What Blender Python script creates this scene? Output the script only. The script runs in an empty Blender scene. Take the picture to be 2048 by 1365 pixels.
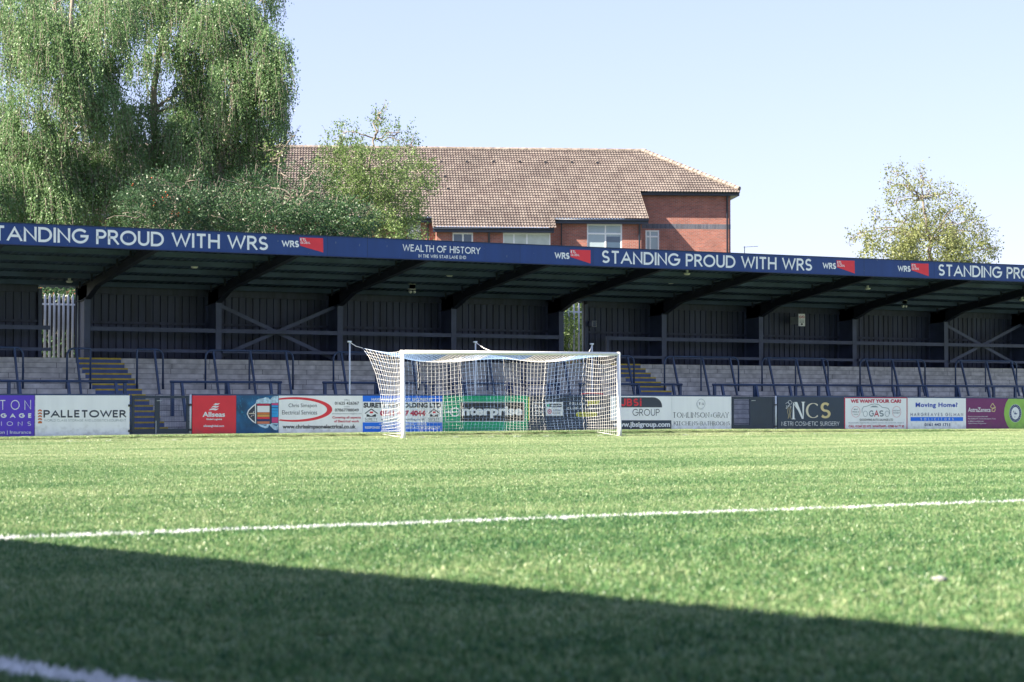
import bpy, math, random
import numpy as np
from mathutils import Vector
random.seed(7); np.random.seed(7)
sc = bpy.context.scene
COL = sc.collection
R = math.radians

# ------------------------------------------------------------ camera
CAM_H = 1.08
YAW = R(29.72); PITCH = math.atan((805 - 682.5) / 3982.0); FPX = 3982.0
cam = bpy.data.cameras.new('camera'); camo = bpy.data.objects.new('camera', cam); COL.objects.link(camo)
cam.sensor_width = 36; cam.lens = 70.0; cam.clip_start = 0.1; cam.clip_end = 5000
camo.location = (0, 0, CAM_H); camo.rotation_euler = (R(90) + PITCH, 0, -YAW)
cam.dof.use_dof = True; cam.dof.focus_distance = 63.0; cam.dof.aperture_fstop = 2.8
sc.camera = camo
# ------------------------------------------------------------ sky, sun, exposure
SUN_EL, SUN_AZ = 40.0, -87.0          # azimuth clockwise from +Y
world = bpy.data.worlds.new('World'); sc.world = world; world.use_nodes = True
nt = world.node_tree
sky = nt.nodes.new('ShaderNodeTexSky'); sky.sky_type = 'NISHITA'; sky.sun_disc = False
sky.sun_elevation = R(SUN_EL); sky.sun_rotation = R(SUN_AZ % 360); sky.air_density = 1.0; sky.dust_density = 0.6; sky.ozone_density = 2.0
gam = nt.nodes.new('ShaderNodeGamma'); gam.inputs[1].default_value = 0.5; nt.links.new(sky.outputs[0], gam.inputs[0])     # hazier, flatter sky than the clear-air model
tin = nt.nodes.new('ShaderNodeVectorMath'); tin.operation = 'MULTIPLY'; tin.inputs[1].default_value = (0.76, 0.75, 0.96); nt.links.new(gam.outputs[0], tin.inputs[0])
nt.links.new(tin.outputs[0], nt.nodes['Background'].inputs[0]); nt.nodes['Background'].inputs[1].default_value = 0.15
sl = bpy.data.lights.new('sun', 'SUN'); sl.energy = 4.8; sl.angle = R(0.5); sl.color = (1.0, 0.90, 0.74)
slo = bpy.data.objects.new('sun', sl); COL.objects.link(slo)
sdir = Vector((math.cos(R(SUN_EL)) * math.sin(R(SUN_AZ)), math.cos(R(SUN_EL)) * math.cos(R(SUN_AZ)), math.sin(R(SUN_EL))))
slo.rotation_euler = sdir.to_track_quat('Z', 'Y').to_euler()
sc.view_settings.view_transform = 'Standard'; sc.view_settings.look = 'None'
sc.view_settings.gamma = 1.0; sc.view_settings.exposure = 1.95
sc.render.engine = 'CYCLES'; sc.cycles.max_bounces = 8; sc.cycles.transparent_max_bounces = 8

# ------------------------------------------------------------ photo pixel -> point on a real plane
RT = Vector((math.cos(YAW), -math.sin(YAW), 0)); FW0 = Vector((math.sin(YAW), math.cos(YAW), 0))
FW = FW0 * math.cos(PITCH) + Vector((0, 0, math.sin(PITCH))); UP = Vector((0, 0, math.cos(PITCH))) - FW0 * math.sin(PITCH)
CAM = Vector((0, 0, CAM_H))
def ray(px, py): return FW * FPX + RT * (px - 1024) + UP * (682.5 - py)
def P(px, py, Y):
    d = ray(px, py); return CAM + d * (Y / d.y)
def X_(px, Y, py=800): return P(px, py, Y).x
def Z_(px, py, Y): return P(px, py, Y).z
def Q(px, py, D):
    d = ray(px, py); return CAM + d * (D / FPX)
def to_plane(px, py, p0, n):
    d = ray(px, py); return CAM + d * ((p0 - CAM).dot(n) / d.dot(n))

# ------------------------------------------------------------ materials
def s2l(c): return tuple(((x / 12.92) if x <= 0.04045 else ((x + 0.055) / 1.055) ** 2.4) for x in c)
def hexc(h): return s2l(tuple(int(h[i:i + 2], 16) / 255 for i in (0, 2, 4)))
MATS = {}
def newmat(name):
    m = bpy.data.materials.new(name); m.use_nodes = True; MATS[name] = m
    return m, m.node_tree, m.node_tree.nodes['Principled BSDF']
def mat(name, rgb, rough=0.6, metal=0.0, noise=0.12, scale=3.0, spec=0.5, streak=0.0, bump=0.0):
    m, t, b = newmat(name)
    b.inputs['Roughness'].default_value = rough; b.inputs['Metallic'].default_value = metal
    b.inputs['Specular IOR Level'].default_value = spec
    g = t.nodes.new('ShaderNodeNewGeometry'); nz = t.nodes.new('ShaderNodeTexNoise'); nz.inputs['Scale'].default_value = scale
    nz.inputs['Detail'].default_value = 6
    mp = t.nodes.new('ShaderNodeMapping'); t.links.new(g.outputs['Position'], mp.inputs[0]); t.links.new(mp.outputs[0], nz.inputs['Vector'])
    if streak: mp.inputs['Scale'].default_value = (4, 4, 0.35)
    mr = t.nodes.new('ShaderNodeMapRange'); mr.inputs[1].default_value = 0.3; mr.inputs[2].default_value = 0.7
    mr.inputs[3].default_value = 1 - noise; mr.inputs[4].default_value = 1 + noise; t.links.new(nz.outputs[0], mr.inputs[0])
    mx = t.nodes.new('ShaderNodeVectorMath'); mx.operation = 'SCALE'; mx.inputs[0].default_value = rgb
    t.links.new(mr.outputs[0], mx.inputs['Scale']); t.links.new(mx.outputs[0], b.inputs['Base Color'])
    if bump:
        bp = t.nodes.new('ShaderNodeBump'); bp.inputs['Strength'].default_value = bump; bp.inputs['Distance'].default_value = 0.02
        t.links.new(nz.outputs[0], bp.inputs['Height']); t.links.new(bp.outputs[0], b.inputs['Normal'])
    return m
M = {}
M['white_paint'] = mat('white_paint', (0.8, 0.8, 0.8), 0.3, noise=0.03)
M['board_white'] = mat('board_white', (0.88, 0.89, 0.9), 0.45, noise=0.04, scale=1.2, streak=1)
M['navy'] = mat('navy', (0.022, 0.04, 0.075), 0.45, noise=0.15, scale=1.0)
M['fascia_blue'] = mat('fascia_blue', (0.010, 0.045, 0.195), 0.55, noise=0.10, scale=0.8, streak=1)
M['fascia_seam'] = mat('fascia_seam', (0.01, 0.025, 0.08), 0.6)
M['fascia_text'] = mat('fascia_text', (0.82, 0.84, 0.86), 0.5, noise=0.03)
M['red'] = mat('red', (0.75, 0.03, 0.05), 0.5, noise=0.05)
M['purple'] = mat('purple', (0.10, 0.04, 0.55), 0.5, noise=0.05)
M['magenta'] = mat('magenta', (0.17, 0.02, 0.13), 0.5, noise=0.05)
M['green_sign'] = mat('green_sign', (0.0, 0.36, 0.17), 0.5, noise=0.05)
M['lime'] = mat('lime', (0.28, 0.52, 0.09), 0.5, noise=0.15)
M['black_ink'] = mat('black_ink', (0.02, 0.022, 0.03), 0.5)
M['dark_ink'] = mat('dark_ink', (0.035, 0.045, 0.07), 0.5)
M['grey_ink'] = mat('grey_ink', (0.25, 0.3, 0.33), 0.5)
M['light_ink'] = mat('light_ink', (0.78, 0.8, 0.82), 0.5, noise=0.03)
M['crimson_ink'] = mat('crimson_ink', (0.5, 0.015, 0.06), 0.5)
M['blue_ink'] = mat('blue_ink', (0.01, 0.06, 0.45), 0.5)
M['navy_ink'] = mat('navy_ink', (0.012, 0.035, 0.15), 0.5)
M['royal'] = mat('royal', (0.0, 0.16, 0.8), 0.5, noise=0.05)
M['orange_ink'] = mat('orange_ink', (0.6, 0.16, 0.04), 0.5)
M['gold_ink'] = mat('gold_ink', (0.62, 0.5, 0.26), 0.5)
M['pale_gold_ink'] = mat('pale_gold_ink', (0.66, 0.6, 0.48), 0.5)
M['yellow_ink'] = mat('yellow_ink', (0.65, 0.62, 0.06), 0.5)
M['steel_dark'] = mat('steel_dark', (0.06, 0.078, 0.145), 0.5, noise=0.22, scale=2.0)
M['rafter'] = mat('rafter', (0.012, 0.017, 0.032), 0.6, noise=0.15)
M['cladding'] = mat('cladding', (0.034, 0.044, 0.085), 0.55, noise=0.4, scale=1.3, streak=1)
M['roof_sheet'] = mat('roof_sheet', (0.045, 0.075, 0.14), 0.7, noise=0.3, scale=0.9)
M['rail_blue'] = mat('rail_blue', (0.035, 0.065, 0.14), 0.38, noise=0.2)
M['galv'] = mat('galv', (0.62, 0.65, 0.68), 0.45, metal=0.1, noise=0.12)
M['pole_white'] = mat('pole_white', (0.6, 0.66, 0.72), 0.35, noise=0.06)
M['nosing_yellow'] = mat('nosing_yellow', (0.55, 0.40, 0.04), 0.6, noise=0.25, scale=6)
M['step_blue'] = mat('step_blue', (0.09, 0.13, 0.28), 0.7, noise=0.15, scale=3)
M['gate_blue'] = mat('gate_blue', (0.018, 0.032, 0.06), 0.4, noise=0.1)
M['walk'] = mat('walk', (0.25, 0.25, 0.25), 0.85, noise=0.2)
M['lamp'] = mat('lamp', (0.7, 0.72, 0.7), 0.4, noise=0.02)
M['net_white'] = mat('net_white', (0.8, 0.8, 0.8), 0.6, noise=0.02)
M['net_blue'] = mat('net_blue', (0.30, 0.45, 0.75), 0.6, noise=0.05)
M['window_frame'] = mat('window_frame', (0.78, 0.8, 0.8), 0.4, noise=0.02)
M['glass'] = mat('glass', (0.05, 0.09, 0.14), 0.08, noise=0.3, scale=0.8, spec=0.8)
M['frosted'] = mat('frosted', (0.34, 0.42, 0.46), 0.3, noise=0.05)
M['gutter'] = mat('gutter', (0.022, 0.032, 0.055), 0.4, noise=0.1)
M['bark'] = mat('bark', (0.20, 0.17, 0.14), 0.9, noise=0.5, scale=4, bump=0.5)
M['birch_bark'] = mat('birch_bark', (0.30, 0.26, 0.21), 0.8, noise=0.5, scale=3, bump=0.3)
M['hip_tile'] = mat('hip_tile', (0.22, 0.185, 0.16), 0.85, noise=0.45, scale=5)

def concrete_mat():
    m, t, b = newmat('terrace_concrete'); b.inputs['Roughness'].default_value = 0.9
    g = t.nodes.new('ShaderNodeNewGeometry'); sx = t.nodes.new('ShaderNodeSeparateXYZ'); t.links.new(g.outputs['Position'], sx.inputs[0])
    cb = t.nodes.new('ShaderNodeCombineXYZ'); t.links.new(sx.outputs[0], cb.inputs[0])
    zo = t.nodes.new('ShaderNodeMath'); zo.operation = 'SUBTRACT'; zo.inputs[1].default_value = 2.46 - 0.163 * 20; t.links.new(sx.outputs[2], zo.inputs[0])
    t.links.new(zo.outputs[0], cb.inputs[1])
    br = t.nodes.new('ShaderNodeTexBrick'); t.links.new(cb.outputs[0], br.inputs['Vector'])
    br.inputs['Scale'].default_value = 1.0; br.inputs['Brick Width'].default_value = 1.55; br.inputs['Row Height'].default_value = 0.163
    br.inputs['Mortar Size'].default_value = 0.009; br.inputs['Color1'].default_value = (0.66, 0.635, 0.60, 1); br.inputs['Color2'].default_value = (0.57, 0.55, 0.52, 1)
    br.inputs['Mortar'].default_value = (0.17, 0.165, 0.165, 1); br.offset = 0.37; br.squash = 0.8; br.squash_frequency = 3
    nz = t.nodes.new('ShaderNodeTexNoise'); nz.inputs['Scale'].default_value = 3.5; nz.inputs['Detail'].default_value = 9; t.links.new(g.outputs['Position'], nz.inputs['Vector'])
    mr = t.nodes.new('ShaderNodeMapRange'); mr.inputs[1].default_value = 0.3; mr.inputs[2].default_value = 0.7; mr.inputs[3].default_value = 0.68; mr.inputs[4].default_value = 1.22
    t.links.new(nz.outputs[0], mr.inputs[0])
    mx = t.nodes.new('ShaderNodeVectorMath'); mx.operation = 'SCALE'; t.links.new(br.outputs[0], mx.inputs[0]); t.links.new(mr.outputs[0], mx.inputs['Scale'])
    t.links.new(mx.outputs[0], b.inputs['Base Color'])
    return m
M['concrete'] = concrete_mat()
def grime(m):      # mud splashes and scuffs low on the boards, with a ragged edge of their own
    t = m.node_tree; b = t.nodes['Principled BSDF']; src = b.inputs['Base Color'].links[0].from_socket
    g = t.nodes.new('ShaderNodeNewGeometry'); sx = t.nodes.new('ShaderNodeSeparateXYZ'); t.links.new(g.outputs['Position'], sx.inputs[0])
    nz = t.nodes.new('ShaderNodeTexNoise'); nz.inputs['Scale'].default_value = 7; nz.inputs['Detail'].default_value = 9; t.links.new(g.outputs['Position'], nz.inputs['Vector'])
    zr_ = t.nodes.new('ShaderNodeMapRange'); zr_.inputs[1].default_value = 0.12; zr_.inputs[2].default_value = 0.62; zr_.inputs[3].default_value = 0.22; zr_.inputs[4].default_value = -0.16; t.links.new(sx.outputs[2], zr_.inputs[0])
    ad = t.nodes.new('ShaderNodeMath'); ad.operation = 'ADD'; t.links.new(nz.outputs[0], ad.inputs[0]); t.links.new(zr_.outputs[0], ad.inputs[1])
    mr = t.nodes.new('ShaderNodeMapRange'); mr.inputs[1].default_value = 0.55; mr.inputs[2].default_value = 0.85; mr.inputs[3].default_value = 0; mr.inputs[4].default_value = 0.32; t.links.new(ad.outputs[0], mr.inputs[0])
    mx = t.nodes.new('ShaderNodeMix'); mx.data_type = 'RGBA'; t.links.new(mr.outputs[0], mx.inputs[0]); t.links.new(src, mx.inputs[6]); mx.inputs[7].default_value = (0.13, 0.12, 0.09, 1)
    t.links.new(mx.outputs[2], b.inputs['Base Color'])
for k_ in ('board_white', 'navy', 'red', 'purple', 'magenta', 'green_sign', 'lime'): grime(M[k_])


def uv_brick_mat(name, c1, c2, mortar, bw, rh, ms):
    m, t, b = newmat(name); b.inputs['Roughness'].default_value = 0.85
    uv = t.nodes.new('ShaderNodeUVMap'); br = t.nodes.new('ShaderNodeTexBrick'); t.links.new(uv.outputs[0], br.inputs['Vector'])
    br.inputs['Scale'].default_value = 1.0; br.inputs['Brick Width'].default_value = bw; br.inputs['Row Height'].default_value = rh
    br.inputs['Mortar Size'].default_value = ms; br.inputs['Color1'].default_value = c1 + (1,); br.inputs['Color2'].default_value = c2 + (1,)
    br.inputs['Mortar'].default_value = mortar + (1,); br.inputs['Bias'].default_value = -0.2
    nz = t.nodes.new('ShaderNodeTexNoise'); nz.inputs['Scale'].default_value = 1.3; nz.inputs['Detail'].default_value = 8; t.links.new(uv.outputs[0], nz.inputs['Vector'])
    mr = t.nodes.new('ShaderNodeMapRange'); mr.inputs[1].default_value = 0.3; mr.inputs[2].default_value = 0.7; mr.inputs[3].default_value = 0.8; mr.inputs[4].default_value = 1.15
    t.links.new(nz.outputs[0], mr.inputs[0])
    mx = t.nodes.new('ShaderNodeVectorMath'); mx.operation = 'SCALE'; t.links.new(br.outputs[0], mx.inputs[0]); t.links.new(mr.outputs[0], mx.inputs['Scale'])
    t.links.new(mx.outputs[0], b.inputs['Base Color'])
    return m
M['brick'] = uv_brick_mat('brick', (0.36, 0.12, 0.085), (0.22, 0.08, 0.065), (0.28, 0.22, 0.2), 0.225, 0.075, 0.009)
M['soldier'] = uv_brick_mat('soldier_brick', (0.09, 0.10, 0.14), (0.045, 0.055, 0.09), (0.2, 0.18, 0.17), 0.075, 0.3, 0.008)

def tile_mat():
    m, t, b = newmat('roof_tile'); b.inputs['Roughness'].default_value = 0.8
    uv = t.nodes.new('ShaderNodeUVMap'); fl = t.nodes.new('ShaderNodeVectorMath'); fl.operation = 'FLOOR'; t.links.new(uv.outputs[0], fl.inputs[0])
    wn = t.nodes.new('ShaderNodeTexWhiteNoise'); wn.noise_dimensions = '2D'; t.links.new(fl.outputs[0], wn.inputs['Vector'])
    cr = t.nodes.new('ShaderNodeValToRGB'); t.links.new(wn.outputs['Value'], cr.inputs[0])
    e = cr.color_ramp.elements; e[0].position = 0; e[0].color = (0.125, 0.10, 0.093, 1); e[1].position = 1; e[1].color = (0.185, 0.157, 0.142, 1)
    k = e.new(0.5); k.color = (0.152, 0.127, 0.116, 1)
    nz = t.nodes.new('ShaderNodeTexNoise'); nz.inputs['Scale'].default_value = 0.12; nz.inputs['Detail'].default_value = 8; t.links.new(uv.outputs[0], nz.inputs['Vector'])
    mr = t.nodes.new('ShaderNodeMapRange'); mr.inputs[1].default_value = 0.3; mr.inputs[2].default_value = 0.7; mr.inputs[3].default_value = 0.78; mr.inputs[4].default_value = 1.15
    t.links.new(nz.outputs[0], mr.inputs[0])
    mx = t.nodes.new('ShaderNodeVectorMath'); mx.operation = 'SCALE'; t.links.new(cr.outputs[0], mx.inputs[0]); t.links.new(mr.outputs[0], mx.inputs['Scale'])
    t.links.new(mx.outputs[0], b.inputs['Base Color'])
    return m
M['tile'] = tile_mat()

def leaf_mat(name, c0, c1, c2, trans=0.45, rough=0.45):
    m, t, b = newmat(name)
    at = t.nodes.new('ShaderNodeAttribute'); at.attribute_name = 'rnd'
    cr = t.nodes.new('ShaderNodeValToRGB'); t.links.new(at.outputs['Fac'], cr.inputs[0])
    e = cr.color_ramp.elements; e[0].color = c0 + (1,); e[1].color = c2 + (1,); k = e.new(0.55); k.color = c1 + (1,)
    t.links.new(cr.outputs[0], b.inputs['Base Color']); b.inputs['Roughness'].default_value = rough; b.inputs['Specular IOR Level'].default_value = 0.5
    tr = t.nodes.new('ShaderNodeBsdfTranslucent'); t.links.new(cr.outputs[0], tr.inputs[0])
    ms = t.nodes.new('ShaderNodeMixShader'); ms.inputs[0].default_value = trans
    t.links.new(b.outputs[0], ms.inputs[1]); t.links.new(tr.outputs[0], ms.inputs[2]); t.links.new(ms.outputs[0], t.nodes['Material Output'].inputs[0])
    return m
M['leaf_birch'] = leaf_mat('leaf_birch', (0.11, 0.20, 0.085), (0.165, 0.28, 0.115), (0.24, 0.36, 0.16))
M['leaf_rowan'] = leaf_mat('leaf_rowan', (0.03, 0.07, 0.03), (0.05, 0.11, 0.045), (0.09, 0.17, 0.07), trans=0.35)
M['leaf_dark'] = leaf_mat('leaf_dark', (0.025, 0.065, 0.03), (0.045, 0.105, 0.04), (0.08, 0.16, 0.055), trans=0.3)
M['leaf_light'] = leaf_mat('leaf_light', (0.11, 0.18, 0.06), (0.17, 0.26, 0.08), (0.26, 0.35, 0.13))
M['leaf_maple'] = leaf_mat('leaf_maple', (0.17, 0.20, 0.06), (0.24, 0.28, 0.10), (0.34, 0.34, 0.16))
M['berry'] = mat('berry', (0.7, 0.10, 0.02), 0.5)

# ------------------------------------------------------------ mesh builder
ORG = {}
class MB:
    def __init__(s): s.v = []; s.f = []; s.uv = None
    def add(s, vs, fs):
        n = len(s.v); s.v.extend([tuple(v) for v in vs]); s.f.extend([tuple(i + n for i in f) for f in fs]); return s
    def box(s, x0, x1, y0, y1, z0, z1):
        return s.add([(x0, y0, z0), (x1, y0, z0), (x1, y1, z0), (x0, y1, z0), (x0, y0, z1), (x1, y0, z1), (x1, y1, z1), (x0, y1, z1)],
                     [(0, 3, 2, 1), (4, 5, 6, 7), (0, 1, 5, 4), (1, 2, 6, 5), (2, 3, 7, 6), (3, 0, 4, 7)])
    def hexa(s, p):   # 8 points: bottom 4 then top 4
        return s.add(p, [(0, 3, 2, 1), (4, 5, 6, 7), (0, 1, 5, 4), (1, 2, 6, 5), (2, 3, 7, 6), (3, 0, 4, 7)])
    def beam(s, a, b, w, h, upv=(0, 0, 1)):
        a = Vector(a); b = Vector(b); d = (b - a).normalized(); u = Vector(upv)
        sd = d.cross(u).normalized() * (w / 2); u2 = sd.cross(d).normalized() * (h / 2)
        return s.hexa([a - sd - u2, a + sd - u2, b + sd - u2, b - sd - u2, a - sd + u2, a + sd + u2, b + sd + u2, b - sd + u2])
    def tube(s, pts, r, n=8, cap=True, closed=False):
        pts = [Vector(p) for p in pts]; m = len(pts); rs = r if isinstance(r, (list, tuple)) else [r] * m
        base = len(s.v); prev = None
        for i, p in enumerate(pts):
            if closed: d = pts[(i + 1) % m] - pts[i - 1]
            else: d = pts[min(i + 1, m - 1)] - pts[max(i - 1, 0)]
            if d.length < 1e-9: d = Vector((0, 0, 1))
            d.normalize()
            if prev is None:
                a = Vector((0, 0, 1)) if abs(d.z) < 0.9 else Vector((1, 0, 0)); u = d.cross(a).normalized()
            else:
                u = prev - d * prev.dot(d)
                u = u.normalized() if u.length > 1e-6 else d.orthogonal().normalized()
            prev = u; w = d.cross(u)
            for k in range(n):
                a = 2 * math.pi * k / n; s.v.append(tuple(p + (u * math.cos(a) + w * math.sin(a)) * rs[i]))
        for i in range(m if closed else m - 1):
            for k in range(n):
                a = base + i * n + k; b = base + i * n + (k + 1) % n; j = (i + 1) % m
                s.f.append((a, b, base + j * n + (k + 1) % n, base + j * n + k))
        if cap and not closed:
            s.f.append(tuple(base + k for k in range(n))[::-1]); s.f.append(tuple(base + (m - 1) * n + k for k in range(n)))
        return s
    def build(s, name, m, parent=None, smooth=False, uv=None, bevel=0):
        o0 = ORG.get(parent.name, Vector((0, 0, 0))) if parent else Vector((0, 0, 0))
        me = bpy.data.meshes.new(name)
        vs = [(v[0] - o0[0], v[1] - o0[1], v[2] - o0[2]) for v in s.v]
        me.from_pydata(vs, [], s.f); me.update()
        if smooth: me.polygons.foreach_set('use_smooth', [True] * len(me.polygons))
        if uv:
            l = me.uv_layers.new(name='UVMap')
            for lp in me.loops: l.data[lp.index].uv = uv(Vector(s.v[lp.vertex_index]))
        if m: me.materials.append(m)
        o = bpy.data.objects.new(name, me); COL.objects.link(o)
        if parent: o.parent = parent
        ORG[o.name] = o0
        if bevel:
            b = o.modifiers.new('bevel', 'BEVEL'); b.width = bevel; b.segments = 2; b.limit_method = 'ANGLE'
        return o
def thing(name, label, cat, loc, group=None):
    o = bpy.data.objects.new(name, None); COL.objects.link(o); o.location = loc; o.empty_display_size = 0.3
    o['label'] = label; o['category'] = cat
    if group: o['group'] = group
    ORG[o.name] = Vector(loc); return o
def tag(o, label, cat, group=None):
    o['label'] = label; o['category'] = cat
    if group: o['group'] = group
    return o
def struct(o): o['kind'] = 'structure'; return o

# ------------------------------------------------------------ lettering
def arc(cx, cy, rx, ry, a0, a1, n=14): return [(cx + rx * math.cos(R(a0 + (a1 - a0) * i / n)), cy + ry * math.sin(R(a0 + (a1 - a0) * i / n))) for i in range(n + 1)]
GL = {
 'A': (0.86, [[(0, 0), (.43, 1), (.86, 0)], [(.15, .32), (.71, .32)]]),
 'B': (0.6, [[(0, 0), (0, 1), (.3, 1)] + arc(.3, .76, .24, .24, 90, -90)[1:] + [(0, .52)], [(0, .52), (.33, .52)] + arc(.33, .26, .26, .26, 90, -90)[1:] + [(0, 0)]]),
 'C': (0.86, [arc(.5, .5, .5, .5, 45, 315, 22)]),
 'D': (0.78, [[(0, 0), (.3, 0)] + arc(.3, .5, .48, .5, -90, 90, 18)[1:] + [(0, 1), (0, -.0)]]),
 'E': (0.52, [[(.52, 1), (0, 1), (0, 0), (.52, 0)], [(0, .52), (.46, .52)]]),
 'F': (0.5, [[(.5, 1), (0, 1), (0, 0)], [(0, .5), (.42, .5)]]),
 'G': (0.96, [arc(.5, .5, .5, .5, 42, 360, 24) + [(.52, .5)]]),
 'H': (0.7, [[(0, 0), (0, 1)], [(.7, 0), (.7, 1)], [(0, .52), (.7, .52)]]),
 'I': (0.0, [[(0, 0), (0, 1)]]),
 'J': (0.45, [[(.45, 1), (.45, .22)] + arc(.22, .22, .23, .22, 0, -180, 10)[1:]]),
 'K': (0.65, [[(0, 0), (0, 1)], [(.62, 1), (.03, .42)], [(.22, .6), (.65, 0)]]),
 'L': (0.5, [[(0, 1), (0, 0), (.5, 0)]]),
 'M': (0.9, [[(0, 0), (0, 1), (.45, .2), (.9, 1), (.9, 0)]]),
 'N': (0.72, [[(0, 0), (0, 1), (.72, 0), (.72, 1)]]),
 'O': (1.0, [arc(.5, .5, .5, .5, 0, 360, 30)]),
 'P': (0.56, [[(0, 0), (0, 1), (.29, 1)] + arc(.29, .73, .27, .27, 90, -90)[1:] + [(0, .46)]]),
 'Q': (1.0, [arc(.5, .5, .5, .5, 0, 360, 30), [(.65, .25), (.95, -.05)]]),
 'R': (0.6, [[(0, 0), (0, 1), (.29, 1)] + arc(.29, .74, .26, .26, 90, -90)[1:] + [(0, .48)], [(.28, .48), (.6, 0)]]),
 'S': (0.56, [arc(.28, .745, .25, .255, 30, 270, 14) + arc(.28, .255, .28, .235, 90, -150, 14)[1:]]),
 'T': (0.66, [[(0, 1), (.66, 1)], [(.33, 0), (.33, 1)]]),
 'U': (0.66, [[(0, 1), (0, .33)] + arc(.33, .33, .33, .33, 180, 360, 14)[1:] + [(.66, 1)]]),
 'V': (0.8, [[(0, 1), (.4, 0), (.8, 1)]]),
 'W': (1.22, [[(0, 1), (.3, 0), (.61, .95), (.92, 0), (1.22, 1)]]),
 'X': (0.7, [[(0, 1), (.7, 0)], [(0, 0), (.7, 1)]]),
 'Y': (0.7, [[(0, 1), (.35, .45), (.7, 1)], [(.35, .45), (.35, 0)]]),
 'Z': (0.62, [[(0, 1), (.62, 1), (0, 0), (.62, 0)]]),
 '&': (0.5, [[(.5, 0), (.1, .75)] + arc(.25, .8, .15, .2, 180, 0, 8) + [(.05, .3)] + arc(.22, .2, .2, .2, 150, 360, 10)]),
}
def strokes_text(s, t=0.15, gap=0.16, contrast=0.0, serif=0.0, wide=1.0):
    """2-D polygons for capitals drawn as strokes of width t (cap height 1)."""
    polys = []; x = t / 2
    def strip(pl, lay):
        pts = [Vector((px, t / 2 + py * (1 - t))) for px, py in pl]
        closed = (pts[0] - pts[-1]).length < 0.02 and len(pts) > 3
        if closed: pts = pts[:-1]
        n = len(pts); L = []
        for i in range(n):
            if closed: a, b, c = pts[i - 1], pts[i], pts[(i + 1) % n]
            else: a, b, c = pts[max(i - 1, 0)], pts[i], pts[min(i + 1, n - 1)]
            d0 = (b - a) if (b - a).length > 1e-6 else (c - b); d1 = (c - b) if (c - b).length > 1e-6 else (b - a)
            d0.normalize(); d1.normalize(); n0 = Vector((-d0.y, d0.x)); n1 = Vector((-d1.y, d1.x))
            mi = (n0 + n1); mi = mi.normalized() if mi.length > 1e-3 else n0
            k = max(0.45, mi.dot(n0)); dd = (d0 + d1)
            vert = abs(dd.normalized().y) if dd.length > 1e-3 else 1
            w = t / 2 * ((1 - contrast) + contrast * vert ** 1.3) / k
            e = Vector((0, 0))
            if not closed and i == 0 and False: e = -d0 * t / 2
            L.append((b + mi * w + e, b - mi * w + e))
        m = n if closed else n - 1
        for i in range(m):
            j = (i + 1) % n; polys.append(([L[i][0], L[j][0], L[j][1], L[i][1]], lay))
    for ch in s:
        if ch == ' ': x += 0.42 + gap * 0.5; continue
        if ch not in GL: continue
        w, st = GL[ch]; lay = 0
        for pl in st:
            pl2 = [(x + px * wide, py) for px, py in pl]
            # square ends for open strokes touching top / base
            if abs(pl2[0][0] - pl2[-1][0]) + abs(pl2[0][1] - pl2[-1][1]) > 0.03:
                def ext(p, q):
                    if p[1] not in (0, 1): return p
                    h = t / 2 / (1 - t); dy = p[1] - q[1]
                    if abs(dy) < 0.3: return (p[0] + (t / 2 if p[0] > q[0] else -t / 2) * 0, p[1])
                    k = h / abs(dy); return (p[0] + (p[0] - q[0]) * k, p[1] + dy * k)
                pl2 = [ext(pl2[0], pl2[1])] + pl2[1:-1] + [ext(pl2[-1], pl2[-2])]
            strip(pl2, lay)
            if serif:
                for (px, py), (qx, qy) in ((pl2[0], pl2[1]), (pl2[-1], pl2[-2])):
                    if abs(qy - py) > 0.3 and (py < 0.02 or py > 0.98):
                        yy = 0 if py < 0.5 else 1; hh = 0.035
                        polys.append(([Vector((px - serif, yy - hh * (yy))), Vector((px + serif, yy - hh * yy)), Vector((px + serif, yy + hh * (1 - yy))), Vector((px - serif, yy + hh * (1 - yy)))], 3))
            lay += 1
        x += w * wide + gap + t
    return [([Vector((q.x, min(1.0, max(0.0, q.y)))) for q in p], l) for p, l in polys]
FONTC = {}
def font_text(s, bold=0.0, spacing=1.0):
    cu = bpy.data.curves.new('lettering', 'FONT'); cu.body = s; cu.offset = bold; cu.space_character = spacing; cu.resolution_u = 3
    o = bpy.data.objects.new('lettering', cu); me = bpy.data.meshes.new_from_object(o)
    vs = [Vector((v.co.x, v.co.y)) for v in me.vertices]; fs = [tuple(p.vertices) for p in me.polygons]
    bpy.data.objects.remove(o); bpy.data.curves.remove(cu); bpy.data.meshes.remove(me)
    return vs, fs
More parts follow.
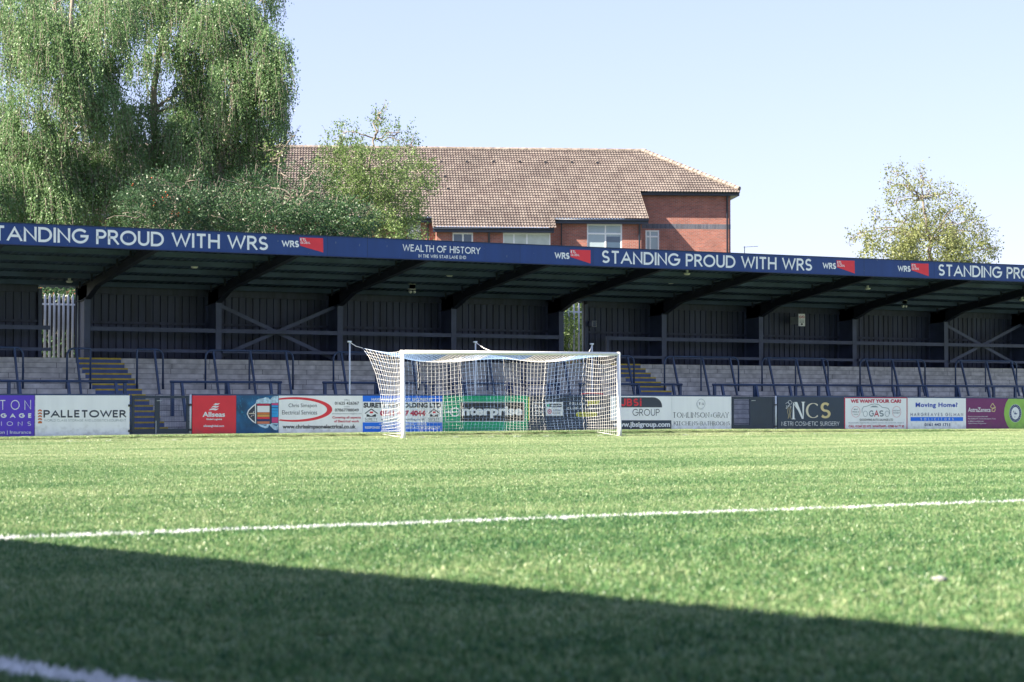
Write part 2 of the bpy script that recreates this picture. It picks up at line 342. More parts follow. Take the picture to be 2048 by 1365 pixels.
class Sheet:
    """Print on a vertical plane Y=const; shapes given by photo pixels, kept at their real size on that plane."""
    def __init__(s, Y): s.Y = Y; s.g = {}; s.n = 0
    def mb(s, col): return s.g.setdefault(col, MB())
    def poly(s, col, pts, lay=1):
        vs = [P(x, y, s.Y) + Vector((0, -0.002 * lay, 0)) for x, y in pts]
        s.mb(col).add(vs, [tuple(range(len(vs)))])
    def rect(s, col, x0, x1, y0, y1, lay=1): s.poly(col, [(x0, y0), (x1, y0), (x1, y1), (x0, y1)], lay)
    def ell(s, col, cx, cy, rx, ry, lay=1, n=28): s.poly(col, [(cx + rx * math.cos(2 * math.pi * i / n), cy + ry * math.sin(2 * math.pi * i / n)) for i in range(n)], lay)
    def line(s, col, pts, w, lay=2):
        pts = [Vector(p) for p in pts]
        for a, b in zip(pts[:-1], pts[1:]):
            d = (b - a); L = d.length
            if L < 1e-6: continue
            d.normalize(); n = Vector((-d.y, d.x)) * w / 2; a2 = a - d * w * 0.1; b2 = b + d * w * 0.1
            s.n += 1
            s.poly(col, [tuple(a2 + n), tuple(b2 + n), tuple(b2 - n), tuple(a2 - n)], lay + (s.n % 7) * 0.12)
    def quad(s, vs, fs, col, x0, x1, t0, t1, b0, b1, lays=None, lay=2, unit_h=False):
        xs = [v[0] for v in vs]; ys = [v[1] for v in vs]; ax, bx, ay, by = min(xs), max(xs), min(ys), max(ys)
        if unit_h: ay, by = 0.0, 1.0
        TL, TR, BL, BR = P(x0, t0, s.Y), P(x1, t1, s.Y), P(x0, b0, s.Y), P(x1, b1, s.Y)
        out = []
        for i, v in enumerate(vs):
            u = (v[0] - ax) / (bx - ax + 1e-9); w = (v[1] - ay) / (by - ay + 1e-9)
            p = (BL.lerp(BR, u)).lerp(TL.lerp(TR, u), w); out.append(p + Vector((0, -0.002 * lay - (0.0006 * lays[i] if lays else 0), 0)))
        s.mb(col).add(out, fs)
    def caps(s, txt, col, x0, x1, t0, t1, b0=None, b1=None, lay=2, **kw):
        if b0 is None: b0 = b1 = t1; t1 = t0
        polys = strokes_text(txt, **kw); vs = []; fs = []; lays = []
        for p, l in polys:
            n = len(vs); vs += p; lays += [l] * len(p); fs.append(tuple(range(n, n + len(p))))
        s.quad(vs, fs, col, x0, x1, t0, t1, b0, b1, lays, lay, True)
    def font(s, txt, col, x0, x1, y0, y1, bold=0.0, spacing=1.0, lay=2):
        vs, fs = font_text(txt, bold, spacing); s.quad(vs, fs, col, x0, x1, y0, y0, y1, y1, None, lay)
    def build(s, parent, names=None):
        for col, mb in s.g.items():
            mb.build((names or {}).get(col, 'lettering'), M[col], parent)

# ------------------------------------------------------------ ground heights
YG, YB = 52.18, 54.55
BZ = [(X_(0, YB), Z_(0, 875, YB)), (X_(260, YB), Z_(260, 870.5, YB)), (X_(725, YB), Z_(725, 865.5, YB)), (X_(1340, YB), Z_(1340, 858.8, YB)), (X_(1690, YB), Z_(1690, 859.8, YB)), (X_(2048, YB), Z_(2048, 859.3, YB))]
def board_z(x): return float(np.interp(x, [a for a, b in BZ], [b for a, b in BZ]))
def gz(x, y):
    t = min(1.0, max(0.0, (y - (YG + 0.1)) / (YB - YG - 0.2))); return board_z(x) * t * t * (3 - 2 * t)

L1A, L1B = P(0, 1078, 1), P(2048, 1002, 1)
def ground_pt(px, py):
    d = ray(px, py); return CAM + d * (-CAM_H / d.z)
L1A, L1B = ground_pt(0, 1082), ground_pt(2048, 1006)
TOUCH_P = ground_pt(0, 1336).to_2d(); TOUCH_D = (ground_pt(250, 1383).to_2d() - TOUCH_P).normalized()

def turf_mat(name, blades):
    m, t, b = newmat(name); N = t.nodes; Lk = t.links
    g = N.new('ShaderNodeNewGeometry')
    def line_mask(p, d, w, wob=0.0):
        nrm = Vector((-d.y, d.x, 0)).normalized(); c = nrm.x * p.x + nrm.y * p.y
        dt = N.new('ShaderNodeVectorMath'); dt.operation = 'DOT_PRODUCT'; Lk.new(g.outputs['Position'], dt.inputs[0]); dt.inputs[1].default_value = nrm
        a = N.new('ShaderNodeMath'); a.operation = 'SUBTRACT'; Lk.new(dt.outputs['Value'], a.inputs[0]); a.inputs[1].default_value = c
        if wob:
            nz = N.new('ShaderNodeTexNoise'); nz.inputs['Scale'].default_value = 0.7; Lk.new(g.outputs['Position'], nz.inputs['Vector'])
            w1 = N.new('ShaderNodeMath'); w1.operation = 'MULTIPLY_ADD'; Lk.new(nz.outputs[0], w1.inputs[0]); w1.inputs[1].default_value = wob; w1.inputs[2].default_value = -wob / 2
            a2 = N.new('ShaderNodeMath'); a2.operation = 'ADD'; Lk.new(a.outputs[0], a2.inputs[0]); Lk.new(w1.outputs[0], a2.inputs[1]); a = a2
        ab = N.new('ShaderNodeMath'); ab.operation = 'ABSOLUTE'; Lk.new(a.outputs[0], ab.inputs[0])
        lt = N.new('ShaderNodeMath'); lt.operation = 'LESS_THAN'; Lk.new(ab.outputs[0], lt.inputs[0]); lt.inputs[1].default_value = w / 2
        return lt
    m1 = line_mask(L1A, (L1B - L1A).to_2d(), 0.17, 0.12)
    m2 = line_mask(TOUCH_P, TOUCH_D, 0.2, 0.02)
    m3 = line_mask(Vector((0, YG + 0.02)), Vector((1, 0)), 0.11, 0.03)
    x1 = N.new('ShaderNodeMath'); x1.operation = 'MAXIMUM'; Lk.new(m1.outputs[0], x1.inputs[0]); Lk.new(m2.outputs[0], x1.inputs[1])
    x2 = N.new('ShaderNodeMath'); x2.operation = 'MAXIMUM'; Lk.new(x1.outputs[0], x2.inputs[0])
    m3b = N.new('ShaderNodeMath'); m3b.operation = 'MULTIPLY'; Lk.new(m3.outputs[0], m3b.inputs[0]); m3b.inputs[1].default_value = 0.45
    Lk.new(m3b.outputs[0], x2.inputs[1])
    # colour: drifts of worn, dry and lush turf, plus painted sheen far off
    n1 = N.new('ShaderNodeTexNoise'); n1.inputs['Scale'].default_value = 0.5; n1.inputs['Detail'].default_value = 5
    mp = N.new('ShaderNodeMapping'); mp.inputs['Scale'].default_value = (0.35, 1.0, 1.0); Lk.new(g.outputs['Position'], mp.inputs[0]); Lk.new(mp.outputs[0], n1.inputs['Vector'])
    n2 = N.new('ShaderNodeTexNoise'); n2.inputs['Scale'].default_value = 11.0; n2.inputs['Detail'].default_value = 5; Lk.new(g.outputs['Position'], n2.inputs['Vector'])
    ad = N.new('ShaderNodeMath'); ad.operation = 'MULTIPLY_ADD'; Lk.new(n2.outputs[0], ad.inputs[0]); ad.inputs[1].default_value = 0.9; Lk.new(n1.outputs[0], ad.inputs[2])
    if blades:
        at = N.new('ShaderNodeAttribute'); at.attribute_name = 'rnd'
        ad2 = N.new('ShaderNodeMath'); ad2.operation = 'MULTIPLY_ADD'; Lk.new(at.outputs['Fac'], ad2.inputs[0]); ad2.inputs[1].default_value = 1.0; Lk.new(ad.outputs[0], ad2.inputs[2]); ad = ad2
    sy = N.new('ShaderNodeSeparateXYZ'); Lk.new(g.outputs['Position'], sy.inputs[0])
    my = N.new('ShaderNodeMapRange'); my.inputs[1].default_value = 16; my.inputs[2].default_value = 46; my.inputs[3].default_value = 0.0; my.inputs[4].default_value = 0.27; Lk.new(sy.outputs[1], my.inputs[0])  # turf paler with distance: grazing-angle sheen painted into the colour
    n3 = N.new('ShaderNodeTexNoise'); n3.inputs['Scale'].default_value = 0.22; n3.inputs['Detail'].default_value = 4; mp3 = N.new('ShaderNodeMapping'); mp3.inputs['Scale'].default_value = (0.3, 1.6, 1.0); Lk.new(g.outputs['Position'], mp3.inputs[0]); Lk.new(mp3.outputs[0], n3.inputs['Vector'])
    m4 = N.new('ShaderNodeMath'); m4.operation = 'MULTIPLY_ADD'; Lk.new(n3.outputs[0], m4.inputs[0]); m4.inputs[1].default_value = 0.40; m4.inputs[2].default_value = -0.20
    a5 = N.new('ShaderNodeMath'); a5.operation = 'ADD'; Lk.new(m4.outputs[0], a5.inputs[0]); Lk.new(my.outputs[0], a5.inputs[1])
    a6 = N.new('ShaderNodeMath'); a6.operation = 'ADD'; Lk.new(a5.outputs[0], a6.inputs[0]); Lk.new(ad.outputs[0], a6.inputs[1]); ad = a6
    wv = N.new('ShaderNodeMath'); wv.operation = 'PINGPONG'; wv.inputs[1].default_value = 1.9; Lk.new(sy.outputs[1], wv.inputs[0])      # seams between the turf rolls
    sm_ = N.new('ShaderNodeMath'); sm_.operation = 'LESS_THAN'; sm_.inputs[1].default_value = 0.05; Lk.new(wv.outputs[0], sm_.inputs[0])
    sb = N.new('ShaderNodeMath'); sb.operation = 'MULTIPLY_ADD'; sb.inputs[1].default_value = -0.10; Lk.new(sm_.outputs[0], sb.inputs[0]); Lk.new(ad.outputs[0], sb.inputs[2]); ad = sb
    cr = N.new('ShaderNodeValToRGB'); mr = N.new('ShaderNodeMapRange'); mr.inputs[1].default_value = 0.86 if blades else 0.55; mr.inputs[2].default_value = 1.98 if blades else 1.35
    Lk.new(ad.outputs[0], mr.inputs[0]); Lk.new(mr.outputs[0], cr.inputs[0])
    e = cr.color_ramp.elements; k = 1.0 if blades else 0.55
    e[0].color = (0.010 * k, 0.085 * k, 0.042 * k, 1); e[1].color = (0.44 * k, 0.49 * k, 0.28 * k, 1); q = e.new(0.5); q.color = (0.13 * k, 0.255 * k, 0.092 * k, 1)
    mx = N.new('ShaderNodeMix'); mx.data_type = 'RGBA'; Lk.new(x2.outputs[0], mx.inputs[0]); Lk.new(cr.outputs[0], mx.inputs[6]); mx.inputs[7].default_value = (0.72, 0.74, 0.74, 1)
    Lk.new(mx.outputs[2], b.inputs['Base Color']); b.inputs['Roughness'].default_value = 0.32 if blades else 0.8; b.inputs['Specular IOR Level'].default_value = 0.3
    if blades:
        tr = N.new('ShaderNodeBsdfTranslucent'); Lk.new(mx.outputs[2], tr.inputs[0]); ms = N.new('ShaderNodeMixShader'); ms.inputs[0].default_value = 0.35
        Lk.new(b.outputs[0], ms.inputs[1]); Lk.new(tr.outputs[0], ms.inputs[2]); Lk.new(ms.outputs[0], N['Material Output'].inputs[0])
    return m
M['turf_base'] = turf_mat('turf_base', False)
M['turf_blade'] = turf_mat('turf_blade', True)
M['earth'] = mat('earth', (0.10, 0.12, 0.07), 0.95, noise=0.3, scale=0.5)

# wide ground to the horizon, pitch sheet, painted lines
b = MB(); b.add([(-3000, -3000, -0.04), (3000, -3000, -0.04), (3000, 3000, -0.04), (-3000, 3000, -0.04)], [(0, 1, 2, 3)]); struct(b.build('ground', M['earth']))
xs = np.arange(-12, 90.1, 1.5); ys = np.concatenate([np.arange(-12, 52, 2.0), np.arange(52.0, YB + 0.01, 0.17), [YB + 0.02]])
b = MB(); nx = len(xs)
for y in ys:
    for x in xs: b.v.append((float(x), float(y), gz(x, y)))
for j in range(len(ys) - 1):
    for i in range(nx - 1): b.f.append((j * nx + i, j * nx + i + 1, (j + 1) * nx + i + 1, (j + 1) * nx + i))
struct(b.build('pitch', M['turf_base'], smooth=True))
def line_sheet(name, a, d, w, l0, l1, z=0.004):
    d = Vector((d[0], d[1], 0)).normalized(); n = Vector((-d.y, d.x, 0)) * w / 2; a = Vector((a[0], a[1], z))
    b = MB(); b.add([a + d * l0 - n, a + d * l1 - n, a + d * l1 + n, a + d * l0 + n], [(0, 1, 2, 3)]); struct(b.build(name, M['white_paint']))
line_sheet('pitch_marking', (L1A.x, L1A.y), (L1B - L1A), 0.1, -4, 40)
line_sheet('pitch_marking', TOUCH_P, TOUCH_D, 0.1, -30, 5, 0.008)

# turf blades: small patches scattered by geometry nodes
def patch_mesh(seed, size=1.25, tufts=1250):
    rg = np.random.RandomState(seed); n = tufts * 5
    c = rg.rand(tufts, 2) * size - size / 2
    base = np.repeat(c, 5, axis=0) + rg.randn(n, 2) * 0.012
    h = rg.uniform(0.016, 0.042, n) * np.repeat(rg.uniform(0.55, 1.35, tufts), 5); ln = rg.randn(n, 2) * 0.017 + np.repeat(rg.randn(tufts, 2) * 0.008, 5, axis=0)
    a = rg.rand(n) * np.pi; w = rg.uniform(0.0018, 0.0045, n); wx, wy = np.cos(a) * w, np.sin(a) * w
    V = np.zeros((n, 5, 3))
    V[:, 0, 0] = base[:, 0] - wx; V[:, 0, 1] = base[:, 1] - wy; V[:, 1, 0] = base[:, 0] + wx; V[:, 1, 1] = base[:, 1] + wy
    mx, my = base[:, 0] + ln[:, 0] * .35, base[:, 1] + ln[:, 1] * .35
    V[:, 2, 0] = mx + wx; V[:, 2, 1] = my + wy; V[:, 2, 2] = h * .62; V[:, 3, 0] = mx - wx; V[:, 3, 1] = my - wy; V[:, 3, 2] = h * .62
    V[:, 4, 0] = base[:, 0] + ln[:, 0]; V[:, 4, 1] = base[:, 1] + ln[:, 1]; V[:, 4, 2] = h
    V[:, 0:2, 2] = -0.005
    me = bpy.data.meshes.new('turf_patch'); me.vertices.add(n * 5); me.vertices.foreach_set('co', V.ravel())
    idx = np.arange(n)[:, None] * 5
    loops = np.hstack([idx + np.array([[0, 1, 2, 3]]), idx + np.array([[3, 2, 4]])]).ravel()
    me.loops.add(len(loops)); me.loops.foreach_set('vertex_index', loops)
    me.polygons.add(n * 2); st = (np.arange(n)[:, None] * 7 + np.array([[0, 4]])).ravel(); me.polygons.foreach_set('loop_start', st)
    me.update(calc_edges=True); me.validate()
    at = me.attributes.new('rnd', 'FLOAT', 'POINT'); r = np.clip(np.repeat(rg.rand(n) * .5 + np.repeat(rg.rand(tufts), 5) * .5, 5), 0, 1); at.data.foreach_set('value', r)
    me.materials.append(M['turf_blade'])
    return bpy.data.objects.new('turf_patch', me)
patches = [patch_mesh(11), patch_mesh(12), patch_mesh(13)]
pts = []
for i in range(-4, 74):
    for j in range(2, 56):
        x, y = i * 1.0, j * 1.0
        if y > YB - 0.6: y = YB - 0.62
        zf = x * FW0.x + y * FW0.y; r = x * RT.x + y * RT.y
        if zf < 5.5 or abs(r) > 0.285 * zf + 2.6: continue
        pts.append((x, y, gz(x, y)))
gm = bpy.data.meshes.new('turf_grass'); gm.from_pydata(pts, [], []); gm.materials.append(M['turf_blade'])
go = bpy.data.objects.new('turf_grass', gm); COL.objects.link(go); go['kind'] = 'stuff'; go['label'] = 'green artificial turf blades covering the whole pitch'; go['category'] = 'grass'
ng = bpy.data.node_groups.new('scatter', 'GeometryNodeTree')
ng.interface.new_socket('Geometry', in_out='INPUT', socket_type='NodeSocketGeometry'); ng.interface.new_socket('Geometry', in_out='OUTPUT', socket_type='NodeSocketGeometry')
gi = ng.nodes.new('NodeGroupInput'); gout = ng.nodes.new('NodeGroupOutput'); iop = ng.nodes.new('GeometryNodeInstanceOnPoints'); iop.inputs['Pick Instance'].default_value = True
g2i = ng.nodes.new('GeometryNodeGeometryToInstance')
for p_ in patches:
    oi = ng.nodes.new('GeometryNodeObjectInfo'); oi.inputs['Object'].default_value = p_; oi.inputs['As Instance'].default_value = True
    ng.links.new(oi.outputs['Geometry'], g2i.inputs[0])
ng.links.new(gi.outputs[0], iop.inputs['Points']); ng.links.new(g2i.outputs[0], iop.inputs['Instance'])
rv = ng.nodes.new('FunctionNodeRandomValue'); rv.data_type = 'INT'; rv.inputs[4].default_value = 0; rv.inputs[5].default_value = 2
ng.links.new(rv.outputs[2], iop.inputs['Instance Index'])
rv2 = ng.nodes.new('FunctionNodeRandomValue'); rv2.data_type = 'FLOAT_VECTOR'; rv2.inputs[0].default_value = (0, 0, 0); rv2.inputs[1].default_value = (0, 0, 6.283)
ng.links.new(rv2.outputs[0], iop.inputs['Rotation'])
ng.links.new(iop.outputs[0], gout.inputs[0])
md = go.modifiers.new('scatter', 'NODES'); md.node_group = ng

# ------------------------------------------------------------ the covered stand
XL, XR = 6.0, 70.0
YF, YC, YW = 54.7, 61.4, 62.4        # fascia, columns, cladding
stand = thing('football_stand', 'long dark covered standing terrace with blue lettered fascia behind the goal', 'stand', ((XL + XR) / 2, 58, 0))
def prof_x(mb, prof, x0, x1):
    n = len(prof); mb.add([(x0, y, z) for y, z in prof] + [(x1, y, z) for y, z in prof],
        [tuple(range(n))[::-1], tuple(range(n, 2 * n))] + [(i, (i + 1) % n, n + (i + 1) % n, n + i) for i in range(n)])
RISE, TREAD, YT = 0.163, 0.33, 60.3
prof = [(63.2, -0.1), (63.2, 2.46), (YT, 2.46)]
for k in range(1, 15):
    z = 2.46 - RISE * k; prof += [(YT - TREAD * (k - 1), z), (YT - TREAD * k, z)]
prof += [(prof[-1][0], -0.1)]
b = MB(); prof_x(b, prof[::-1], XL, XR); terr = b.build('terrace_steps', M['concrete'], stand); terr['label'] = 'weathered grey concrete terracing'
struct(MB().box(XL, XR, YB + 0.04, YT - TREAD * 14 + 0.2, -0.03, 0.10).build('path', M['walk']))
# aisles: blue steps with yellow nosings
for ax0, ax1, lab in ((191, 284, None), (1282, 1343, None)):
    k6 = 6; yk = YT - TREAD * k6; xa, xb = X_(ax0, yk, 780), X_(ax1, yk, 780)
    st_ = MB(); nz_ = MB()
    for k in range(0, 14):
        y = YT - TREAD * k; z = 2.46 - RISE * k
        st_.box(xa, xb, y - 0.004, y + TREAD - 0.005, z - RISE + 0.004, z + 0.003)
        nz_.box(xa, xb, y - 0.008, y + 0.05, z - 0.045, z + 0.007)
    a = st_.build('aisle_steps', M['step_blue'], stand); nz_.build('step_nosing', M['nosing_yellow'], a)
# columns
colpx = [174, 437, 680, 907.5, 1122.5, 1328, 1522, 1709, 1892]
colX = [X_(p, YC, 700) for p in colpx]; sp = (colX[-1] - colX[0]) / (len(colX) - 1)
colX = [colX[0] - sp * k for k in (2, 1)] + colX + [colX[-1] + sp * k for k in (1, 2)]
def roofz(y): return 5.90 + (4.86 - 5.90) * (y - YF) / (YW - YF)
for x in colX:
    c = MB()
    c.box(x - 0.10, x + 0.10, YC - 0.01, YC + 0.012, 2.44, 4.40).box(x - 0.012, x + 0.012, YC + 0.012, YW - 0.08, 2.44, 4.8)
    c.box(x - 0.10, x + 0.10, YW - 0.08, YW - 0.06, 2.44, 4.8); c.box(x - 0.14, x + 0.14, YC - 0.04, YC + 0.2, 2.461, 2.49)
    c.build('column', M['steel_dark'], stand)
    r_ = MB()
    top = [(YF + 0.12, roofz(YF) - 0.14), (YW - 0.05, roofz(YW) - 0.14)]
    bot = [(YW - 0.05, 4.30), (YC - 0.06, 4.36), (60.3, 4.74), (YF + 0.12, 5.50)]
    pr = top + bot; n = len(pr)
    r_.add([(x - 0.012, y, z) for y, z in pr] + [(x + 0.012, y, z) for y, z in pr], [tuple(range(n)), tuple(range(n, 2 * n))[::-1]] + [(i, n + i, n + (i + 1) % n, (i + 1) % n) for i in range(n)])
    for q in (bot,):
        for (y0, z0), (y1, z1) in zip(q[:-1], q[1:]):
            r_.beam((x, y0, z0 - 0.008), (x, y1, z1 - 0.008), 0.19, 0.018)
    r_.beam((x, top[0][0], top[0][1] + .008), (x, top[1][0], top[1][1] + .008), 0.19, 0.018)
    for yy in np.linspace(YF + 1.0, YW - 0.6, 6):   # purlin cleats
        r_.box(x - 0.16, x - 0.1, float(yy) - 0.05, float(yy) + 0.05, roofz(yy) - 0.24, roofz(yy) - 0.02)
    r_.build('rafter', M['rafter'], stand)
# roof sheet, corrugated
pitch = 0.25; n = int((XR - XL) / pitch); b = MB()
for i in range(n):
    x = XL + i * pitch
    for k, (dx, dz) in enumerate(((0, 0), (0.11, 0), (0.14, -0.035), (0.22, -0.035))):
        for y in (YF + 0.06, YW + 0.7): b.v.append((x + dx, y, roofz(y) + 0.03 + dz))
nv = len(b.v) // 2
for i in range(nv - 1): b.f.append((2 * i, 2 * i + 2, 2 * i + 3, 2 * i + 1))
rf = b.build('roof', M['roof_sheet'], stand)
pl = MB()
for yy in np.linspace(YF + 1.0, YW - 0.6, 6): pl.box(XL, XR, float(yy) - 0.03, float(yy) + 0.03, roofz(yy) - 0.16, roofz(yy) - 0.008)
pl.build('purlin', M['roof_sheet'], rf)
topz = MB(); prof_x(topz, [(YF + 0.06, roofz(YF + 0.06) + 0.04), (YF + 0.06, roofz(YF + 0.06) + 0.06), (YW + 0.7, roofz(YW + 0.7) + 0.06), (YW + 0.7, roofz(YW + 0.7) + 0.04)], XL, XR); topz.build('roof_deck', M['roof_sheet'], rf)
# fascia
fz = lambda x, a: float(np.interp(x, [X_(0, YF), X_(2048, YF)], a)) + (0)
FT = [Z_(0, 446, YF), Z_(2048, 531.5, YF)]; FB = [Z_(0, 488, YF), Z_(2048, 563.7, YF)]; FXx = [X_(0, YF), X_(2048, YF)]
def lin(x, zz): return zz[0] + (zz[1] - zz[0]) * (x - FXx[0]) / (FXx[1] - FXx[0])
b = MB(); b.hexa([(XL, YF, lin(XL, FB)), (XR, YF, lin(XR, FB)), (XR, YF + 0.05, lin(XR, FB)), (XL, YF + 0.05, lin(XL, FB)), (XL, YF, lin(XL, FT)), (XR, YF, lin(XR, FT)), (XR, YF + 0.05, lin(XR, FT)), (XL, YF + 0.05, lin(XL, FT))])
fas = b.build('fascia', M['fascia_blue'], stand)
# flashing along the top and soffit lip
b = MB(); b.beam((XL, YF + 0.03, lin(XL, FT) + 0.012), (XR, YF + 0.03, lin(XR, FT) + 0.012), 0.10, 0.02); b.beam((XL, YF + 0.04, lin(XL, FB) - 0.012), (XR, YF + 0.04, lin(XR, FB) - 0.012), 0.12, 0.02); b.build('flashing', M['fascia_seam'], fas)
sm = Sheet(YF)
for px in (-60, 230, 438, 655, 735, 905, 1040, 1186, 1390, 1560, 1728, 1868):
    x = X_(px, YF, 500); sm.mb('fascia_seam').box(x - 0.006, x + 0.006, YF - 0.002, YF + 0.001, lin(x, FB) + 0.01, lin(x, FT) - 0.01)
rg = random.Random(3)
for i in range(60):
    px = rg.uniform(0, 2048); x = X_(px, YF, 500); z = lin(x, FB) + rg.uniform(0.03, 0.55); sm.mb('grey_ink').box(x, x + 0.008, YF - 0.0045, YF, z, z + rg.choice((0.01, 0.015, 0.06)))
sm.build(fas, {'fascia_seam': 'panel_joint', 'grey_ink': 'bolt_heads'})
S = Sheet(YF - 0.001)
def long_text(x0, x1):
    def yt(px): return 446 + 0.04175 * px
    def off(px, a, b): return a + (b - a) * px / 2048
    t = lambda px: yt(px) + off(px, 5.2, 4.3) ; bt = lambda px: yt(px) + off(px, 35.5, 27.0)
    S.caps('STANDING PROUD WITH WRS', 'fascia_text', x0, x1, t(x0), t(x1), bt(x0), bt(x1), t=0.168, gap=0.10)
long_text(-38, 536); long_text(1204, 1624)
w_ = X_(1624, YF) - X_(1204, YF); xe = X_(1877, YF) + w_
dd = Vector((xe, YF, 0)); px3 = 1024 + FPX * (dd.dot(RT)) / (dd.dot(FW0)); long_text(1877, px3)
for (wx0, wx1, wt, wb, fl, lab) in ((563, 598, 481, 494.5, [(599, 475.2), (646, 477), (646.6, 505.6), (600.5, 492)], 0), (1109, 1139, 505, 518, [(1140, 499.6), (1181, 500.9), (1181, 527.6), (1141, 514.5)], 0),
        (1645, 1672, 525.5, 538, [(1673, 521), (1709, 522), (1709.5, 547.5), (1674, 535)], 0), (1795, 1821, 531.5, 543.5, [(1822, 527), (1857, 528), (1857.5, 553), (1823, 541)], 0)):
    S.caps('WRS', 'fascia_text', wx0, wx1, wt, wt + 1, wb, wb + 1, t=0.24, gap=0.06)
    S.poly('red', fl, 1)
    x0, y0 = fl[0]; w = fl[1][0] - x0
    S.caps('ETL', 'fascia_text', x0 + 1.5, x0 + w * 0.28, y0 + 1.5, y0 + 2, y0 + 6.5, y0 + 7, t=0.22, gap=0.1)
    S.caps('GLOBAL', 'fascia_text', x0 + 1.5, x0 + w * 0.46, y0 + 8, y0 + 8.6, y0 + 12.6, y0 + 13.2, t=0.15, gap=0.08)
S.caps('WEALTH OF HISTORY', 'fascia_text', 805, 961, 488.5, 495.5, 502.7, 509, t=0.16, gap=0.09)
S.caps('IN THE WRS STAR LANE END', 'fascia_text', 837, 932, 508.7, 512.3, 515.6, 518.8, t=0.17, gap=0.12)
S.build(fas, {'red': 'logo_flag'})
# back wall cladding with ribs
def cladding(x0, x1):
    b = MB(); x = x0; k = 0
    while x < x1 - 0.01:
        w = min(0.25, x1 - x)
        for dx, dy in ((0, 0), (0.19, 0), (0.205, 0.035), (0.235, 0.035)):
            if dx <= w: b.v += [(x + dx, YW + dy, 2.3), (x + dx, YW + dy, 4.9)]
        x += w
    b.v += [(x1, YW, 2.3), (x1, YW, 4.9)]
    for i in range(len(b.v) // 2 - 1): b.f.append((2 * i, 2 * i + 2, 2 * i + 3, 2 * i + 1))
    b.box(x0, x0 + 0.04, YW + 0.0, YW + 0.12, 2.3, 4.9); b.box(x1 - 0.04, x1, YW + 0.0, YW + 0.12, 2.3, 4.9)
    w = b.build('wall_cladding', M['cladding'], stand)
    m2 = MB(); m2.box(x0 + .05, x1 - .05, YW - 0.09, YW - 0.005, 3.62, 3.70); m2.box(x0 + .05, x1 - .05, YW - 0.11, YW - 0.005, 4.58, 4.8)
    m2.build('sheeting_rail', M['cladding'], w)
    return w
G1a, G1b = X_(76, YW, 650), X_(158, YW, 650); G2a, G2b = colX[6] + 0.08, X_(1168, YW, 650)
cladding(XL, G1a); cladding(G1b, G2a); cladding(G2b, XR)
for xx in (G1a, G1b + 0.0, G2b):      # jamb posts
    MB().box(xx - 0.03, xx + 0.09, YW - 0.13, YW - 0.095, 2.461, 4.7).build('door_jamb', M['steel_dark'], stand)
# long rails in front of the cladding
def rails(z, h, y, skip):
    for i in range(len(colX) - 1):
        a, c = colX[i] + 0.105, colX[i + 1] - 0.105
        if i == 1 : segs = [(a, G1a + 0.1), ]
        elif i == 6: segs = [(G2b + 0.35, c)]
        else: segs = [(a, c)]
        for s0, s1 in segs:
            if s1 - s0 > 0.1: MB().box(s0, s1, y, y + 0.08, z - h / 2, z + h / 2).build('back_rail', M['steel_dark'], stand)
rails(3.42, 0.13, YC + 0.0, 1); rails(2.74, 0.10, YC - 0.12, 1)
MB().box(G2b + 0.35, G2b + 0.45, YC - 0.02, YC + 0.08, 2.461, 3.36).build('rail_post', M['steel_dark'], stand)
for i in (3, 10):
    a, c = colX[i] + 0.02, colX[i + 1] - 0.02
    MB().beam((a, YC + 0.30, 4.33), (c, YC + 0.30, 2.52), 0.02, 0.12).build('cross_brace', M['steel_dark'], stand)
    MB().beam((a, YC + 0.33, 2.52), (c, YC + 0.33, 4.33), 0.02, 0.12).build('cross_brace', M['steel_dark'], stand)

# ceiling lamps, emergency lights, wall sign
RN = Vector((0, (4.86 - 5.90) / (YW - YF), -1)).normalized(); RP = Vector((0, YF, roofz(YF) - 0.02))
places = {(139, 558): 'small round ceiling lamp above the left terrace exit gap', (389, 529): 'small round ceiling lamp under the letters WITH at the left', (899, 546): 'small round ceiling lamp below the letters WEALTH OF HISTORY',
          (1342, 561): 'small round ceiling lamp deep under the roof, right of the tree gap', (1374, 543): 'small round lamp hanging at the fascia edge below the letter P of the second PROUD',
          (1735, 573): 'small round ceiling lamp below the red flag logos at the right', (2044, 596): 'rightmost round ceiling lamp at the edge of the photo'}
for (px, py), lab in places.items():
    p = to_plane(px, py, RP, RN) + Vector((0, 0, -0.10)); t_ = thing('ceiling_lamp', lab, 'lamp', tuple(p), 'round lamps under the stand roof')
    MB().tube([p + Vector((0, 0, 0.035)), p + Vector((0, 0, 0.0)), p + Vector((0, 0, -0.03))], [0.11, 0.11, 0.07], 16).build('diffuser', M['lamp'], t_, True)
    MB().tube([p + Vector((0, 0, 0.16)), p + Vector((0, 0, 0.035))], 0.05, 10).build('mount', M['galv'], t_)
for (px, py), lab in {(823.5, 576): 'twin head emergency light on the back wall left of the goal centre', (1807.5, 606): 'twin head emergency light on the back wall towards the right'}.items():
    Y = 60.6; p = P(px, py, Y); t_ = thing('emergency_light', lab, 'light', tuple(p), 'twin head emergency lights')
    MB().box(p.x - .13, p.x + .13, Y - .05, Y + .05, p.z - .06, p.z + .13).build('housing', M['lamp'], t_, bevel=0.01)
    for s_ in (-0.075, 0.075): MB().tube([(p.x + s_, Y - .07, p.z - .15), (p.x + s_, Y + .03, p.z - .12)], [.05, .035], 12).build('lamp_head', M['lamp'], t_, True)
    MB().tube([(p.x, Y, p.z + .1), (p.x, Y, roofz(Y) - 0.0)], 0.012, 6).build('hanger', M['galv'], t_)
sg = Sheet(YC + 0.28); c0 = P(1597, 628, YC + 0.28); c1 = P(1610, 653, YC + 0.28)
t_ = thing('wall_sign', 'small white notice with two red circles on the dark back wall', 'sign', tuple((c0 + c1) / 2))
